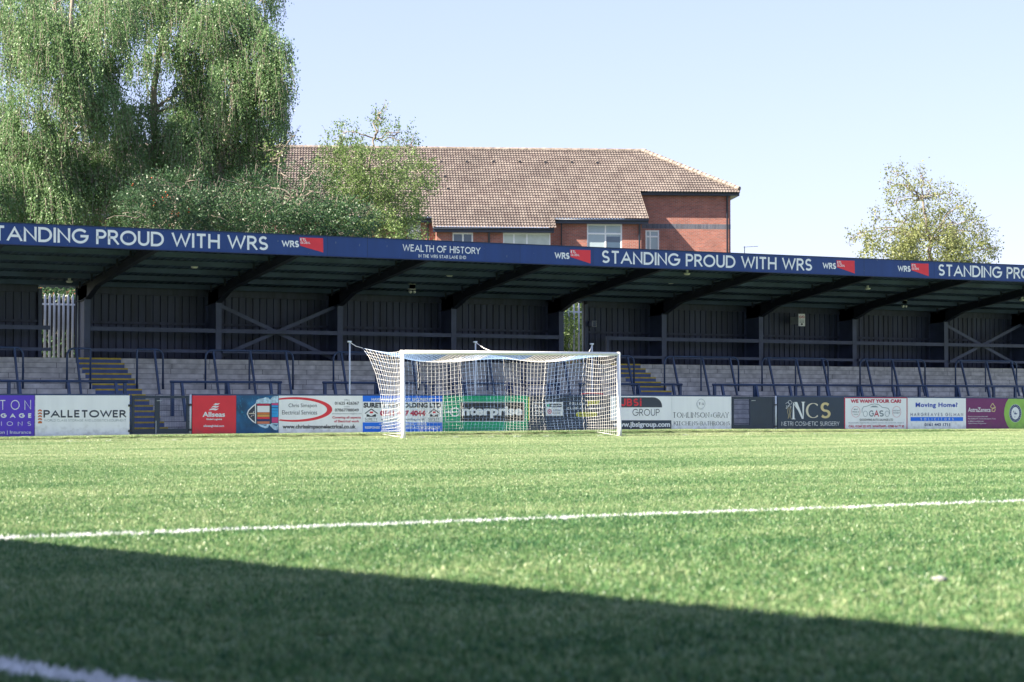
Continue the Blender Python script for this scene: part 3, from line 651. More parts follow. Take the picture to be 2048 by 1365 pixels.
MB().box(c0.x, c1.x, YC + 0.28, YC + 0.30, c1.z, c0.z).build('panel', M['board_white'], t_)
MB().box((c0.x + c1.x) / 2 - .02, (c0.x + c1.x) / 2 + .02, YC + 0.30, YW - 0.01, c1.z + .1, c0.z - .1).build('bracket', M['galv'], t_)
for cx in (1600.8, 1606.4): sg.ell('crimson_ink', cx, 634.5, 2.6, 2.6, 1.5); sg.ell('board_white', cx, 634.5, 1.8, 1.8, 2.2); sg.line('crimson_ink', [(cx - 1.5, 633), (cx + 1.5, 636)], 0.7, 3)
for yy in (640, 642.5, 645): sg.rect('grey_ink', 1599, 1608, yy, yy + 1, 1.5)
sg.ell('dark_ink', 1603.6, 649, 2, 2, 1.5)
sg.build(t_, {'crimson_ink': 'symbol', 'grey_ink': 'lettering', 'board_white': 'symbol_field', 'dark_ink': 'emblem'})
p = P(1187.5, 648, YC + .6); t_ = thing('switch_box', 'tiny grey outlined box on the dark wall right of the tree gap', 'box', tuple(p))
MB().box(p.x - .07, p.x + .07, YC + .55, YW - 0.01, p.z - .1, p.z + .1).build('casing', M['steel_dark'], t_, bevel=0.008)
MB().tube([(p.x - .075, YC + .545, p.z - .105), (p.x + .075, YC + .545, p.z - .105), (p.x + .075, YC + .545, p.z + .105), (p.x - .075, YC + .545, p.z + .105)], 0.008, 5, closed=True).build('rim', M['galv'], t_)

# ------------------------------------------------------------ crush barriers
def barrier(name, lab, Y, zf, zt, px0, px1, posts, struts, r, rl, rr, group, dy=0.42, sq=False, lean=0.0):
    x0, x1 = X_(px0, Y, 740), X_(px1, Y, 740); t_ = thing(name, lab, 'barrier', ((x0 + x1) / 2, Y, zf), group)
    pts_ = []; rad = 0.22; H = zt - r
    if rl: pts_ += [Vector((x0, Y, zf)), Vector((x0, Y, H - rad))] + [Vector((x0 + rad - rad * math.cos(R(a)), Y, H - rad + rad * math.sin(R(a)))) for a in (22, 45, 68, 90)]
    else: pts_ += [Vector((x0, Y, zf)), Vector((x0, Y, H - .02)), Vector((x0 + .02, Y, H))] if not sq else [Vector((x0 - r, Y, H))]
    if rr: pts_ += [Vector((x1 - rad + rad * math.sin(R(a)), Y, H - rad + rad * math.cos(R(a)))) for a in (0, 22, 45, 68, 90)] + [Vector((x1, Y, zf))]
    else: pts_ += [Vector((x1 - .02, Y, H)), Vector((x1, Y, H - .02)), Vector((x1, Y, zf))] if not sq else [Vector((x1 + r, Y, H))]
    MB().tube(pts_, r, 10).build('rail', M['rail_blue'], t_, True)
    for p in posts:
        x = X_(p, Y, 740)
        (MB().box(x - r * 1.1, x + r * 1.1, Y - r, Y + r, zf, H - r * 0.9) if sq else MB().tube([(x, Y, zf), (x, Y, H - .01)], r, 10)).build('post', M['rail_blue'], t_)
    for p in struts:
        x = X_(p, Y, 740); MB().beam((x, Y - r * .6, H - r * 0.9), (x + 0.03, Y - dy, zf - RISE * round(dy / TREAD) + 0.0), r * 1.9, r * 1.9, (1, 0, 0)).build('strut', M['rail_blue'], t_)
        MB().box(x - .06, x + .12, Y - dy - .08, Y - dy + .08, zf - RISE * round(dy / TREAD) + .001, zf - RISE * round(dy / TREAD) + .015).build('base_plate', M['rail_blue'], t_)
    return t_
YU = YT - TREAD * 6 + 0.16; zU = 2.46 - RISE * 6; tU = Z_(500, 700, YU)
GU = 'crush barriers on the upper terrace'
for a in ((-75, 46, [-15], [-50, 28], 1, 1, 'upper crush barrier with rounded corners at the left edge of the photo'),
          (134, 181, [], [152], 1, 0, 'short upper crush barrier across the left aisle of blue steps'),
          (274, 326, [], [308], 0, 1, 'short upper crush barrier just right of the left aisle steps'),
          (411, 586, [499], [426, 500, 571], 1, 1, 'upper crush barrier with rounded corners above the ship picture board'),
          (667, 838, [752], [682, 754, 822], 1, 1, 'upper crush barrier partly hidden by the left goalpost'),
          (898, 1050, [975], [912, 976, 1036], 1, 1, 'upper crush barrier behind the middle of the goal net'),
          (1112, 1268, [1190], [1126, 1190, 1254], 1, 1, 'upper crush barrier behind the right goalpost'),
          (1329, 1477, [1402], [1345, 1404, 1459], 1, 1, 'upper crush barrier above the white board with serif capitals'),
          (1524, 1656, [1591], [1536, 1592, 1644], 1, 1, 'upper crush barrier above the dark board with gold initials'),
          (1720, 1850, [1784], [1732, 1784, 1834], 1, 1, 'upper crush barrier above the board reading WE WANT YOUR CAR'),
          (1911, 2033, [1971], [1921, 1972, 2022], 1, 1, 'upper crush barrier above the purple board at the right')):
    barrier('crush_barrier', a[6], YU, zU, tU, a[0], a[1], a[2], a[3], 0.032, a[4], a[5], GU, dy=0.42)
YL_ = YT - TREAD * 11 + 0.16; zL = 2.46 - RISE * 11; tL = Z_(300, 761, YL_)
GLr = 'crush barriers on the lower terrace'
for a in ((-90, 252, [-60, 18, 250], [-30, 38, 136, 231], 'long low crush barrier at the left, above the purple and white boards'),
          (343, 561, [345, 453, 559], [363, 455, 540], 'low crush barrier above the red board and the ship picture'),
          (648, 868, [650, 752, 866], [668, 755, 850], 'low crush barrier behind the left goalpost'),
          (905, 1118, [907, 1020, 1116], [928, 1022, 1096], 'low crush barrier behind the goal above the green board'),
          (1160, 1362, [1162, 1275, 1360], [1182, 1276, 1345], 'low crush barrier ending above the white board with red letters'),
          (1427, 1720, [1429, 1509, 1591, 1637, 1716], [1443, 1511, 1578, 1652, 1720], 'low crush barrier above the dark board with gold initials'),
          (1722, 2100, [1795, 1838, 1912, 1987, 2030, 2098], [1784, 1850, 1914, 1974, 2044], 'long low crush barrier at the right edge')):
    barrier('low_barrier', a[4], YL_, zL, tL, a[0], a[1], a[2], a[3], 0.042, 0, 0, GLr, dy=0.33, sq=True)
p = P(1019.5, 757.5, YU - 0.1); t_ = MB().box(p.x - .08, p.x + .08, YU - 0.17, YU - 0.04, 0, 0.01)
zb_ = 2.46 - RISE * 6
bx = MB().box(p.x - .075, p.x + .075, YU - .12, YU + .0, zb_ + 0.0, zb_ + .24); bo = bx.build('blue_box', M['royal'], None, bevel=0.01); tag(bo, 'small bright blue box standing on the terrace behind the goal', 'box')

# ------------------------------------------------------------ perimeter rail and boards
YBf = YB - 0.02
rail = thing('perimeter_rail', 'low perimeter rail carrying the advertising boards', 'railing', (30, YB + 0.05, 0))
def seg_rail(pa, pb):
    xa, xb = X_(pa, YB), X_(pb, YB); n = max(1, int((xb - xa) / 3)); m = MB()
    for i in range(n):
        x0 = xa + (xb - xa) * i / n; x1 = xa + (xb - xa) * (i + 1) / n
        m.beam((x0, YB + .05, btop(x0) + .02), (x1, YB + .05, btop(x1) + .02), 0.06, 0.05)
    m.build('top_rail', M['rail_blue'], rail); pm = MB()
    for i in range(n + 1):
        x = xa + (xb - xa) * i / n; MB().box(x - .03, x + .03, YB + .03, YB + .09, 0, btop(x)).build('post', M['rail_blue'], rail)
TPX = [(-200, 791), (0, 791), (725, 792), (1270, 792.2), (1340, 793), (1550, 794), (1690, 795.2), (2048, 798), (2300, 800)]
TX = [X_(a, YB) for a, b_ in TPX]; TZ = [Z_(a, b_, YB) for a, b_ in TPX]
def btop(x): return float(np.interp(x, TX, TZ))
seg_rail(-160, 258); seg_rail(386, 1462); seg_rail(1555, 2200)
GB = 'advertising boards along the pitch edge'
def board(px0, px1, matn, label):
    x0, x1 = X_(px0, YB) + 0.004, X_(px1, YB) - 0.004; t_ = thing('advertising_board', label, 'advertising board', ((x0 + x1) / 2, YB, board_z((x0 + x1) / 2)), GB)
    zb0, zb1 = board_z(x0) - 0.03, board_z(x1) - 0.03
    m = MB().hexa([(x0, YBf, zb0), (x1, YBf, zb1), (x1, YBf + .02, zb1), (x0, YBf + .02, zb0), (x0, YBf, btop(x0)), (x1, YBf, btop(x1)), (x1, YBf + .02, btop(x1)), (x0, YBf + .02, btop(x0))])
    m.build('panel', M[matn], t_); return t_, Sheet(YBf)
# purple
t_, s = board(-140, 69, 'purple', 'purple board with thin white capitals at the left edge of the photo')
s.caps('TON', 'light_ink', 0, 62, 800.5, 820, t=0.09, gap=0.62); s.caps('MORTGAGE', 'light_ink', -68, 62.5, 827, 836.2, t=0.26, gap=0.75); s.caps('SOLUTIONS', 'light_ink', -92, 62, 843.5, 852, t=0.1, gap=0.9)
s.font('Protection | Insurance', 'light_ink', -38, 62, 861.5, 870, 0.005); s.build(t_)
# palletower
t_, s = board(70, 259, 'board_white', 'white board with wide dark capitals and a stack of orange chevrons')
s.caps('PALLETOWER', 'dark_ink', 87, 253, 820.5, 835.5, t=0.21, gap=0.13, wide=1.2); s.caps('WORLD CLASS STORAGE AND LOGISTICS EQUIPMENT', 'grey_ink', 88, 252, 838.8, 843.6, t=0.13, gap=0.2, wide=1.3)
for i in range(5): y = 819 + i * 5.7; s.poly('orange_ink', [(76, y + 2), (80, y), (84, y + 2), (84, y + 5), (80, y + 3.4), (76, y + 5)] if i < 4 else [(76, y + 2), (80, y), (84, y + 2), (84, y + 5.4), (76, y + 5.4)])
s.build(t_, {'orange_ink': 'logo'})
# red
t_, s = board(384, 472, 'red', 'plain red board with white wave logo and small white lettering')
for i in range(3):
    y = 806.5 + i * 5.2; xo = 9 - i * 4.3
    s.poly('light_ink', [(417 + xo, y + 4.2), (421 + xo, y + 1.0), (427 + xo * .6, y), (433, y + 1.2), (440 - i * 1.2, y + .6), (436 - i * 1.2, y + 3.6), (431, y + 4.4), (425 + xo * .5, y + 3.2)])
s.font('Allseas', 'light_ink', 405, 450, 824.2, 834.3, 0.03); s.font('Global Logistics', 'light_ink', 412.5, 444, 837, 841.5, 0.03); s.font('allseasglobal.com', 'light_ink', 407, 448, 850, 855.5, 0.03); s.build(t_, {})
# ship picture
M['sea_print'] = mat('sea_print', (0.008, 0.10, 0.24), 0.5, noise=0.45, scale=2.5); M['foam_print'] = mat('foam_print', (0.45, 0.62, 0.75), 0.5, noise=0.35, scale=14)
M['azure_ink'] = mat('azure_ink', (0.02, 0.33, 0.72), 0.5); M['pink_ink'] = mat('pink_ink', (0.6, 0.05, 0.2), 0.5); M['amber_ink'] = mat('amber_ink', (0.62, 0.33, 0.08), 0.5); M['coral_ink'] = mat('coral_ink', (0.6, 0.18, 0.1), 0.5)
M['teal_ink'] = mat('teal_ink', (0.02, 0.24, 0.42), 0.5)
t_, s = board(472, 557, 'sea_print', 'picture board showing a container ship from above on blue sea')
rg = random.Random(5)
for i in range(46):
    x = rg.uniform(474, 545); y = rg.uniform(794, 832 - (x - 474) * .1); 
    if x > 508 and y > 800: continue
    L = rg.uniform(2, 6); s.poly('teal_ink', [(x, y), (x + .6, y), (x + L * .35 + .4, y + L), (x + L * .3, y + L)], 1)
s.poly('foam_print', [(511, 808), (513, 801), (518, 798), (526, 797), (531, 795), (537, 796), (540, 800), (545, 794), (549, 792.5), (556.5, 792.5), (556.5, 808)], 1.4)
s.poly('foam_print', [(513, 847), (517, 851), (522, 854), (530, 857), (536, 856), (538, 850), (542, 854), (548, 860), (554, 861), (556.5, 858), (556.5, 846)], 1.4)
s.poly('sea_print', [(519, 849), (530, 852), (535, 850)], 1.7); s.poly('sea_print', [(545, 849), (553, 853), (556, 849)], 1.7)
s.poly('light_ink', [(493.5, 828), (496, 821), (504, 813), (512, 807), (512, 848), (505, 844), (497, 836)], 1.8)
s.poly('dark_ink', [(495.5, 828), (498, 822), (505, 815), (510, 811), (510, 845), (505, 841), (498, 834)], 2.1); s.rect('pale_gold_ink', 497, 512, 827, 828.5, 2.5)
for i in range(14): s.rect(rg.choice(('amber_ink', 'light_ink', 'coral_ink')), *(lambda x, y: (x, x + 1.2, y, y + 1.2))(rg.uniform(500, 508), rg.uniform(820, 836)), 2.4 + i * .01)
s.rect('dark_ink', 512, 542, 807.5, 848.5, 1.9)
for c, a, b_ in (('crimson_ink', 808, 812), ('light_ink', 812.3, 824.8), ('orange_ink', 825.2, 829.3), ('amber_ink', 829.8, 834), ('red', 834.2, 838.4), ('navy_ink', 838.8, 842.8), ('coral_ink', 843.2, 848)): s.rect(c, 514.5, 539, a, b_, 2.4)
s.rect('navy_ink', 542, 556.5, 806.5, 847, 1.9)
for c, a, b_ in (('pink_ink', 807, 810.6), ('azure_ink', 811.2, 815), ('azure_ink', 816.4, 821.5), ('azure_ink', 822, 828), ('azure_ink', 828.4, 834.6), ('pink_ink', 835.2, 846)): s.rect(c, 543.5, 556.5, a, b_, 2.4)
s.build(t_, {k: 'ship_print' for k in s.g})
# Chris Simspon
t_, s = board(557, 725, 'board_white', 'white board with a big red crescent and black phone numbers')
oc = [(590 + 74.5 * math.cos(R(a)), 819.5 + 24.7 * math.sin(R(a))) for a in range(-116, 117, 4)]; oc = [q for q in oc if q[0] >= 557.3]
ic = [(583 + 71 * math.cos(R(a)), 819.5 + 20.6 * math.sin(R(a))) for a in range(-111, 112, 4)]; ic = [q for q in ic if q[0] >= 557.3]
nn = min(len(oc), len(ic)); f_ = lambda L, i: L[round(i * (len(L) - 1) / (nn - 1))]
for i in range(nn - 1): s.poly('crimson_ink' if False else 'red', [f_(oc, i), f_(oc, i + 1), f_(ic, i + 1), f_(ic, i)])
s.font('Chris Simspon', 'dark_ink', 577, 633.5, 807.5, 817.2); s.font('Electrical Services', 'dark_ink', 564, 634, 821, 829.5)
s.font('Office', 'grey_ink', 688, 699.5, 798.7, 801.8); s.font('01625 426367', 'black_ink', 669.5, 718, 803.8, 810, 0.02); s.font('mobile', 'grey_ink', 688, 699.5, 812, 815.2)
s.font('07867788049', 'black_ink', 669.5, 717.5, 817.5, 823.7, 0.02); s.font('chrissimpsonelectrical@live.com', 'dark_ink', 664, 723, 826.3, 829.6)
s.font('Covering all aspects', 'crimson_ink', 664.5, 721.5, 832.8, 839, 0.03); s.font('of Electrical work', 'crimson_ink', 668, 718.5, 840.4, 845.3, 0.03); s.font('www.chrissimpsonelectrical.co.uk', 'black_ink', 565, 711.5, 849.5, 860, 0.035)
s.build(t_, {'red': 'crescent'})
# Surety
t_, s = board(725, 885, 'board_white', 'blue and white security board with house logos behind the left goalpost')
s.rect('royal', 725.4, 884.6, 792, 803.8, 1); s.rect('royal', 725.4, 884.6, 845.2, 866.2, 1)
s.font('HAVE YOUR PROPERTY SECURED BY', 'light_ink', 743, 866, 796.5, 802, 0.03); s.font('SURETY KEYHOLDING LTD', 'black_ink', 727, 882, 805.8, 816, 0.05)
s.font('0161 427 4044', 'crimson_ink', 760, 851, 821, 832.5, 0.06); s.font('www.suretykeyholding.co.uk', 'dark_ink', 762, 849, 836.5, 842.5, 0.01)
s.font('• RESIDENTIAL • COMMERCIAL • SCHOOL', 'light_ink', 758, 854, 846.5, 851, 0.03); s.font('RESPONSE TO INTRUDER ALARM ACTIVATIONS 24/7', 'light_ink', 730, 880, 853, 858, 0.03)
for ox, w in ((730, 25), (857, 22)):
    s.line('black_ink', [(ox, 827.5), (ox + w / 2, 818.5), (ox + w, 827.5)], 1.8); s.poly('black_ink', [(ox + 3, 829), (ox + 6, 829), (ox + w / 2, 833), (ox + w - 6, 829), (ox + w - 3, 829), (ox + w - 3, 834), (ox + 3, 834)]); s.rect('red', ox + w * .38, ox + w * .64, 823.5, 827, 2.5)
    s.caps('SURETY', 'dark_ink', ox, ox + w, 836, 841.5, t=0.13, gap=0.2, serif=.12); s.rect('grey_ink', ox, ox + w, 842.8, 843.8)
s.build(t_, {'royal': 'blue_band'})
# enterprise
t_, s = board(885, 1056, 'green_sign', 'green board with white letters on black behind the goal net')
s.rect('black_ink', 921, 1048.5, 805.5, 842.5, 1)
for a in ((890.5, 1049.5, 804, 805.2), (890.5, 1049.5, 842.6, 843.8), (890.5, 891.5, 804, 843.8), (1048.5, 1049.5, 804, 843.8), (891, 911, 823, 825.4)): s.rect('light_ink', *a, 1.6)
s.line('light_ink', [(910 + 9 * math.cos(R(a)), 824.5 + 8 * math.sin(R(a))) for a in range(20, 345, 12)], 2.6); s.rect('light_ink', 903, 919.5, 823.5, 825.3, 3.2)
s.font('nterprise', 'light_ink', 923.5, 1045, 813, 837, 0.045); s.build(t_, {'black_ink': 'black_field'})
# national league
t_, s = board(1056, 1220, 'navy', 'navy board with square white logo and yellow pill seen through the net')
s.rect('yellow_ink', 1056.6, 1058.6, 795, 841)
for a in ((1064.5, 1087, 805, 806.4), (1064.5, 1087, 830.8, 832.2), (1064.5, 1066, 805, 832.2), (1085.6, 1087, 805, 832.2)): s.rect('light_ink', *a, 1.6)
s.caps('DA', 'light_ink', 1069, 1083, 810, 817.2, t=.24, gap=.2); s.caps('ZN', 'light_ink', 1069, 1083, 820.6, 828, t=.24, gap=.2)
s.rect('light_ink', 1091.5, 1126, 804.5, 832, 1); s.rect('black_ink', 1097.5, 1123, 808, 814.8, 1.5); s.ell('green_sign', 1096.5, 811.4, 3, 3, 1.7); s.font('enterprise', 'light_ink', 1101, 1122, 809, 814.3, .03, lay=2.4)
s.ell('crimson_ink', 1099, 823.5, 4, 4.8, 1.5); s.ell('light_ink', 1099, 823.5, 2.6, 3.3, 1.9); s.ell('crimson_ink', 1099, 823.5, 1.3, 1.8, 2.3)
s.caps('NATIONAL', 'dark_ink', 1104.5, 1122, 819, 823, t=.16); s.caps('LEAGUE', 'dark_ink', 1105, 1120, 824.6, 828.4, t=.16)
s.caps('FOLLOW', 'light_ink', 1139, 1170, 805.2, 809.6, t=.22, gap=.45); s.font('your', 'yellow_ink', 1174, 1200, 801.5, 812.5, .03); s.caps('CLUB ALL SEASON', 'light_ink', 1134.5, 1208, 814.8, 819.2, t=.22, gap=.4)
s.rect('yellow_ink', 1155, 1190, 824.6, 833.8, 1.5); s.ell('yellow_ink', 1156, 829.2, 4, 4.6, 1.2); s.ell('yellow_ink', 1189.5, 829.2, 4, 4.6, 1.2); s.font('Stream at DAZN.com', 'dark_ink', 1155.5, 1190, 827, 831.6, .02, lay=3)
s.build(t_, {'yellow_ink': 'yellow_print', 'crimson_ink': 'crest', 'green_sign': 'logo'})
# JBSi
t_, s = board(1220, 1343, 'board_white', 'white board with red letters on a dark swoosh beside the right goalpost')
s.poly('dark_ink', [(1232, 795), (1306, 795)] + [(1306 + 18 * math.sin(R(a)), 813 - 18 * math.cos(R(a))) for a in range(15, 91, 15)] + [(1324, 815.2), (1232, 815.2)])
s.caps('JBS', 'red', 1242, 1277, 797.5, 812.8, t=.21, gap=.16); s.rect('red', 1279.5, 1282.8, 801.5, 812.8, 2); s.ell('red', 1281.1, 798.8, 1.7, 1.5, 2)
s.caps('GROUP', 'dark_ink', 1265, 1319, 818.5, 832, t=.1, gap=.16); s.rect('navy', 1220.5, 1342.6, 841, 859.5, 1); s.font('www.jbsigroup.com', 'light_ink', 1226, 1340, 844, 857.5, 0.035); s.build(t_, {'dark_ink': 'dark_print', 'navy': 'navy_band'})
# Tomlinson
t_, s = board(1343, 1462, 'board_white', 'plain white board reading KITCHENS and BATHROOMS in dark serif capitals')
kw = dict(t=.15, gap=.16, contrast=.7, serif=.15)
s.caps('TOMLINSON', 'dark_ink', 1346, 1419, 825, 836, **kw); s.caps('GRAY', 'dark_ink', 1426, 1458, 825, 836, **kw); s.caps('KITCHENS', 'dark_ink', 1347, 1396, 843, 851.3, **kw); s.caps('BATHROOMS', 'dark_ink', 1400.5, 1459.5, 843, 851.3, **kw)
s.caps('&', 'grey_ink', 1421, 1424.5, 829, 834, t=.14); s.caps('&', 'grey_ink', 1397, 1399.5, 846, 849.5, t=.14)
s.line('grey_ink', [(1402 + 8 * math.cos(R(a)), 808 + 9.5 * math.sin(R(a))) for a in range(0, 361, 20)], .6); s.line('grey_ink', [(1402 + 9 * math.cos(R(a)), 809 + 10.5 * math.sin(R(a))) for a in range(60, 201, 20)], .5)
s.caps('T', 'dark_ink', 1397.5, 1401, 805.8, 810.6, t=.18, serif=.1); s.caps('G', 'dark_ink', 1403.5, 1408, 805.8, 810.6, t=.18, contrast=.5); s.build(t_)
# NCS
t_, s = board(1554, 1688, 'navy', 'dark board with three large pale gold initials')
kw = dict(t=.16, gap=.1, contrast=.82, serif=.14)
s.caps('N', 'light_ink', 1583, 1610, 804, 839, **kw); s.poly('light_ink', [(1588, 804.5), (1594, 804.5), (1607, 838), (1603.5, 838.5)], 3.5)
s.caps('C', 'pale_gold_ink', 1611.5, 1636, 804, 839, t=.18, contrast=.85); s.caps('S', 'gold_ink', 1641, 1661, 804, 839, t=.2, contrast=.4)
for q, c in (([(1571, 808), (1575, 805), (1579, 809), (1576, 813), (1572, 812)], 'light_ink'), ([(1576, 803), (1580, 801), (1584, 805), (1582, 809), (1578, 808), (1576, 803)], 'light_ink'), ([(1573, 813), (1572, 818), (1575, 815), (1578, 812), (1582, 813), (1581, 818)], 'light_ink'),
             ([(1576, 815), (1575, 825), (1577, 832), (1576, 838)], 'gold_ink'), ([(1580, 814), (1582, 822), (1580, 830), (1582, 838)], 'gold_ink'), ([(1578, 816), (1579, 826), (1578, 836)], 'gold_ink')): s.line(c, q, .6)
s.caps('NETRI COSMETIC SURGERY', 'light_ink', 1563, 1679, 843.5, 852, t=.1, gap=.12); s.build(t_)
# we want your car
t_, s = board(1688, 1815, 'board_white', 'red bordered white board reading WE WANT YOUR CAR')
for a in ((1688.3, 1690.3, 795.5, 860), (1813, 1814.8, 796, 860), (1690.3, 1813, 795.3, 797), (1690.3, 1813, 858, 860)): s.rect('crimson_ink', *a)
s.font('WE WANT YOUR CAR!', 'crimson_ink', 1701, 1802, 799, 806.3, .05)
s.line('grey_ink', [(1724, 826), (1724, 819), (1727, 814), (1735, 812.5), (1742, 809.5), (1749, 808.4), (1757, 809.5), (1764, 815), (1776, 817), (1779, 822), (1779, 828)], 1.1); s.poly('grey_ink', [(1740, 815), (1745, 812), (1752, 812), (1757, 815)])
for cx in (1730.5, 1774): s.line('grey_ink', [(cx + 4.2 * math.cos(R(a)), 828 + 5.6 * math.sin(R(a))) for a in range(0, 361, 24)], .8)
s.caps('G', 'grey_ink', 1738, 1748, 821, 834, t=.2); s.caps('A', 'crimson_ink', 1748, 1758, 820, 834, t=.2); s.caps('S', 'grey_ink', 1758.5, 1767.5, 821, 834, t=.2)
for cx in (1711.5, 1793): s.line('crimson_ink', [(cx + 8.5 * math.cos(R(a)), 824 + 11 * math.sin(R(a))) for a in range(0, 361, 20)], .5)
for tx, cx, yy, w in (('BEST', 1711.5, 818, 4), ('PRICE IN', 1711.5, 823, 6.5), ('TOWN', 1711.5, 828, 4.5), ('INSTANT', 1793, 820.5, 6.5), ('PAYMENT', 1793, 825, 6.5)): s.caps(tx, 'dark_ink', cx - w, cx + w, yy, yy + 2.6, t=.18)
s.font('GOODWINS AUTO SALVAGE LTD', 'black_ink', 1719, 1786, 837.8, 842.2, .02); s.font('NON RUNNERS, MOT FAILURES, ACCIDENT DAMAGE, ANY CONDITION, WE BUY IT', 'grey_ink', 1697, 1808, 844.8, 847.8, 0.0)
s.font('CALL 01260 252 872  WHATSAPP - 07985 64 77 50', 'crimson_ink', 1697, 1808, 850.6, 855.4, .035); s.build(t_, {})
# moving home
t_, s = board(1815, 1931, 'board_white', 'white board asking Moving Home above blue solicitors lettering')
s.font('Moving Home?', 'blue_ink', 1831, 1915, 805.5, 817.3, .035, 1.1); s.caps('HARGREAVES GILMAN', 'navy_ink', 1821, 1926, 826.2, 832.7, t=.15, gap=.5); s.rect('royal', 1821, 1926, 834.6, 842.6, 1.3)
s.caps('SOLICITORS', 'light_ink', 1841, 1907, 836.2, 841.2, t=.14, gap=1.1); s.font('0161 443 1711', 'navy_ink', 1849, 1900, 846.6, 852.8, .03); s.build(t_, {'royal': 'blue_band'})
# purple and green
t_, s = board(1931, 2130, 'magenta', 'plum and lime green board with round crest at the right edge')
s.poly('lime', [(2017, 798), (2012, 806), (2009, 817), (2008, 828), (2010, 840), (2015, 852), (2021, 859.8), (2124, 860), (2124, 798.5)], 1)
s.font('AstraZeneca', 'light_ink', 1936, 1981, 815.5, 824.3, .01)
s.line('gold_ink', [(1985, 807), (1980.5, 814), (1984, 817), (1990.5, 815), (1985, 807)], 1.3); s.line('gold_ink', [(1990.5, 816), (1984, 818.5), (1983.5, 823), (1989, 823.5), (1990.5, 818)], 1.3)
for tx, a, b_, x1 in (('Proud to be in partnership with', 832, 835.4, 1975), ('Macclesfield FC Community Sports Trust', 836.6, 839.8, 1991), ('to deliver to schools now', 841.2, 844.2, 1967), ('Alpha Primary Programme', 845.8, 849, 1972)): s.font(tx, 'light_ink', 1936, x1, a, b_, 0.0)
s.ell('navy_ink', 2030.5, 827, 12.3, 18, 1.5); s.ell('light_ink', 2030.5, 827, 8, 12.5, 1.9)
rg = random.Random(9)
for i in range(16): a = rg.uniform(0, 6.28); rr_ = rg.uniform(0, 6); s.ell('navy_ink', 2030.5 + rr_ * math.cos(a), 827 + rr_ * 1.5 * math.sin(a), rg.uniform(.5, 1.1), rg.uniform(.6, 1.6), 2.2 + i * .02, 8)
for i in range(22): a = 2 * math.pi * i / 22; s.ell('light_ink', 2030.5 + 10.1 * math.cos(a), 827 + 15.2 * math.sin(a), .55, .8, 2.1, 6)
s.line('light_ink', [(2030.5 + 12.3 * math.cos(R(a)), 827 + 18 * math.sin(R(a))) for a in range(0, 361, 18)], .5)
s.build(t_, {'lime': 'green_field', 'navy_ink': 'crest', 'gold_ink': 'logo'})
# red strip over the boards behind the net
xa, xb = X_(1163, YB), X_(1207, YB); mb_ = MB(); pp = []
for i in range(12): t = i / 11; x = xa + (xb - xa) * t; pp.append((x, YB + .03, btop(x) + 0.055 + 0.035 * math.sin(t * math.pi)))
tag(mb_.tube(pp, 0.02, 6).build('red_hose', M['red'], None, True), 'thin red hose lying along the top of the navy board behind the net', 'hose')

# ------------------------------------------------------------ gates
def mesh_panel(x0, x1, z0, z1, y, parent, step=0.05, w=0.0035):
    m = MB(); n = int((x1 - x0) / step)
    for i in range(n + 1): x = x0 + (x1 - x0) * i / n; m.box(x - w / 2, x + w / 2, y, y + w, z0, z1)
    n = int((z1 - z0) / step)
    for i in range(n + 1): z = z0 + (z1 - z0) * i / n; m.box(x0, x1, y + w, y + 2 * w, z - w / 2, z + w / 2)
    m.build('mesh_infill', M['galv'] if False else M['rail_blue'], parent)
def leaf(parent, pa, pb, ptop, pbot, solid=None, fr=0.078):
    x0, x1 = X_(pa, YB), X_(pb, YB); zt = Z_((pa + pb) / 2, ptop, YB) + 0.0; zb = Z_((pa + pb) / 2, pbot, YB); y = YB - 0.01
    m = MB(); m.box(x0, x0 + fr, y, y + .04, zb, zt).box(x1 - fr, x1, y, y + .04, zb, zt).box(x0 + fr, x1 - fr, y, y + .04, zt - fr * 1.1, zt).box(x0 + fr, x1 - fr, y, y + .04, zb, zb + fr * 1.6)
    f = m.build('gate_leaf', M['gate_blue'], parent, bevel=0.004)
    if solid == 'all': MB().box(x0 + fr, x1 - fr, y + .01, y + .02, zb + fr * 1.6, zt - fr * 1.1).build('solid_panel', M['gate_blue'], f)
    elif solid: xs_ = X_(solid, YB); MB().box(xs_, x1 - fr, y + .01, y + .02, zb + fr * 1.6, zt - fr * 1.1).build('solid_panel', M['gate_blue'], f); mesh_panel(x0 + fr, xs_, zb + fr, zt - fr, y + .015, f)
    else: mesh_panel(x0 + fr, x1 - fr, zb + fr, zt - fr, y + .015, f)
g1 = thing('pitch_gate', 'double mesh gate between the white chevron board and the red board', 'gate', (X_(320, YB), YB, board_z(X_(320, YB))), 'pitch gates')
leaf(g1, 264, 315, 791.5, 868); leaf(g1, 314.6, 378, 791.5, 866.5)
x = X_(381, YB); MB().tube([(x, YB, board_z(x) - .1), (x, YB, btop(x) + .03)], .03, 10).build('gate_post', M['pole_white'], g1, True)
x = X_(262, YB); MB().tube([(x, YB, board_z(x) - .1), (x, YB, btop(x) + .03)], .022, 10).build('gate_post', M['rail_blue'], g1, True)
for px, py in ((260, 811.5), (260, 862.5), (380.5, 810), (380.5, 860)): p = P(px, py, YB - .03); MB().box(p.x - .05, p.x + .05, YB - .04, YB + .02, p.z - .03, p.z + .03).build('hinge', M['black_ink'], g1)
p = P(313.5, 802, YB - .04); MB().tube([p, p + Vector((.16, -.01, .01))], .008, 6).build('latch', M['galv'], g1); p = P(312, 842, YB - .03); MB().tube([p, p + Vector((0, 0, -.38))], .008, 6).build('drop_bolt', M['galv'], g1)
MB().box(X_(264, YB), X_(380, YB), YB - .02, YB + .05, board_z(X_(320, YB)) - .08, board_z(X_(320, YB)) - 0.0).build('threshold', M['pole_white'], g1)
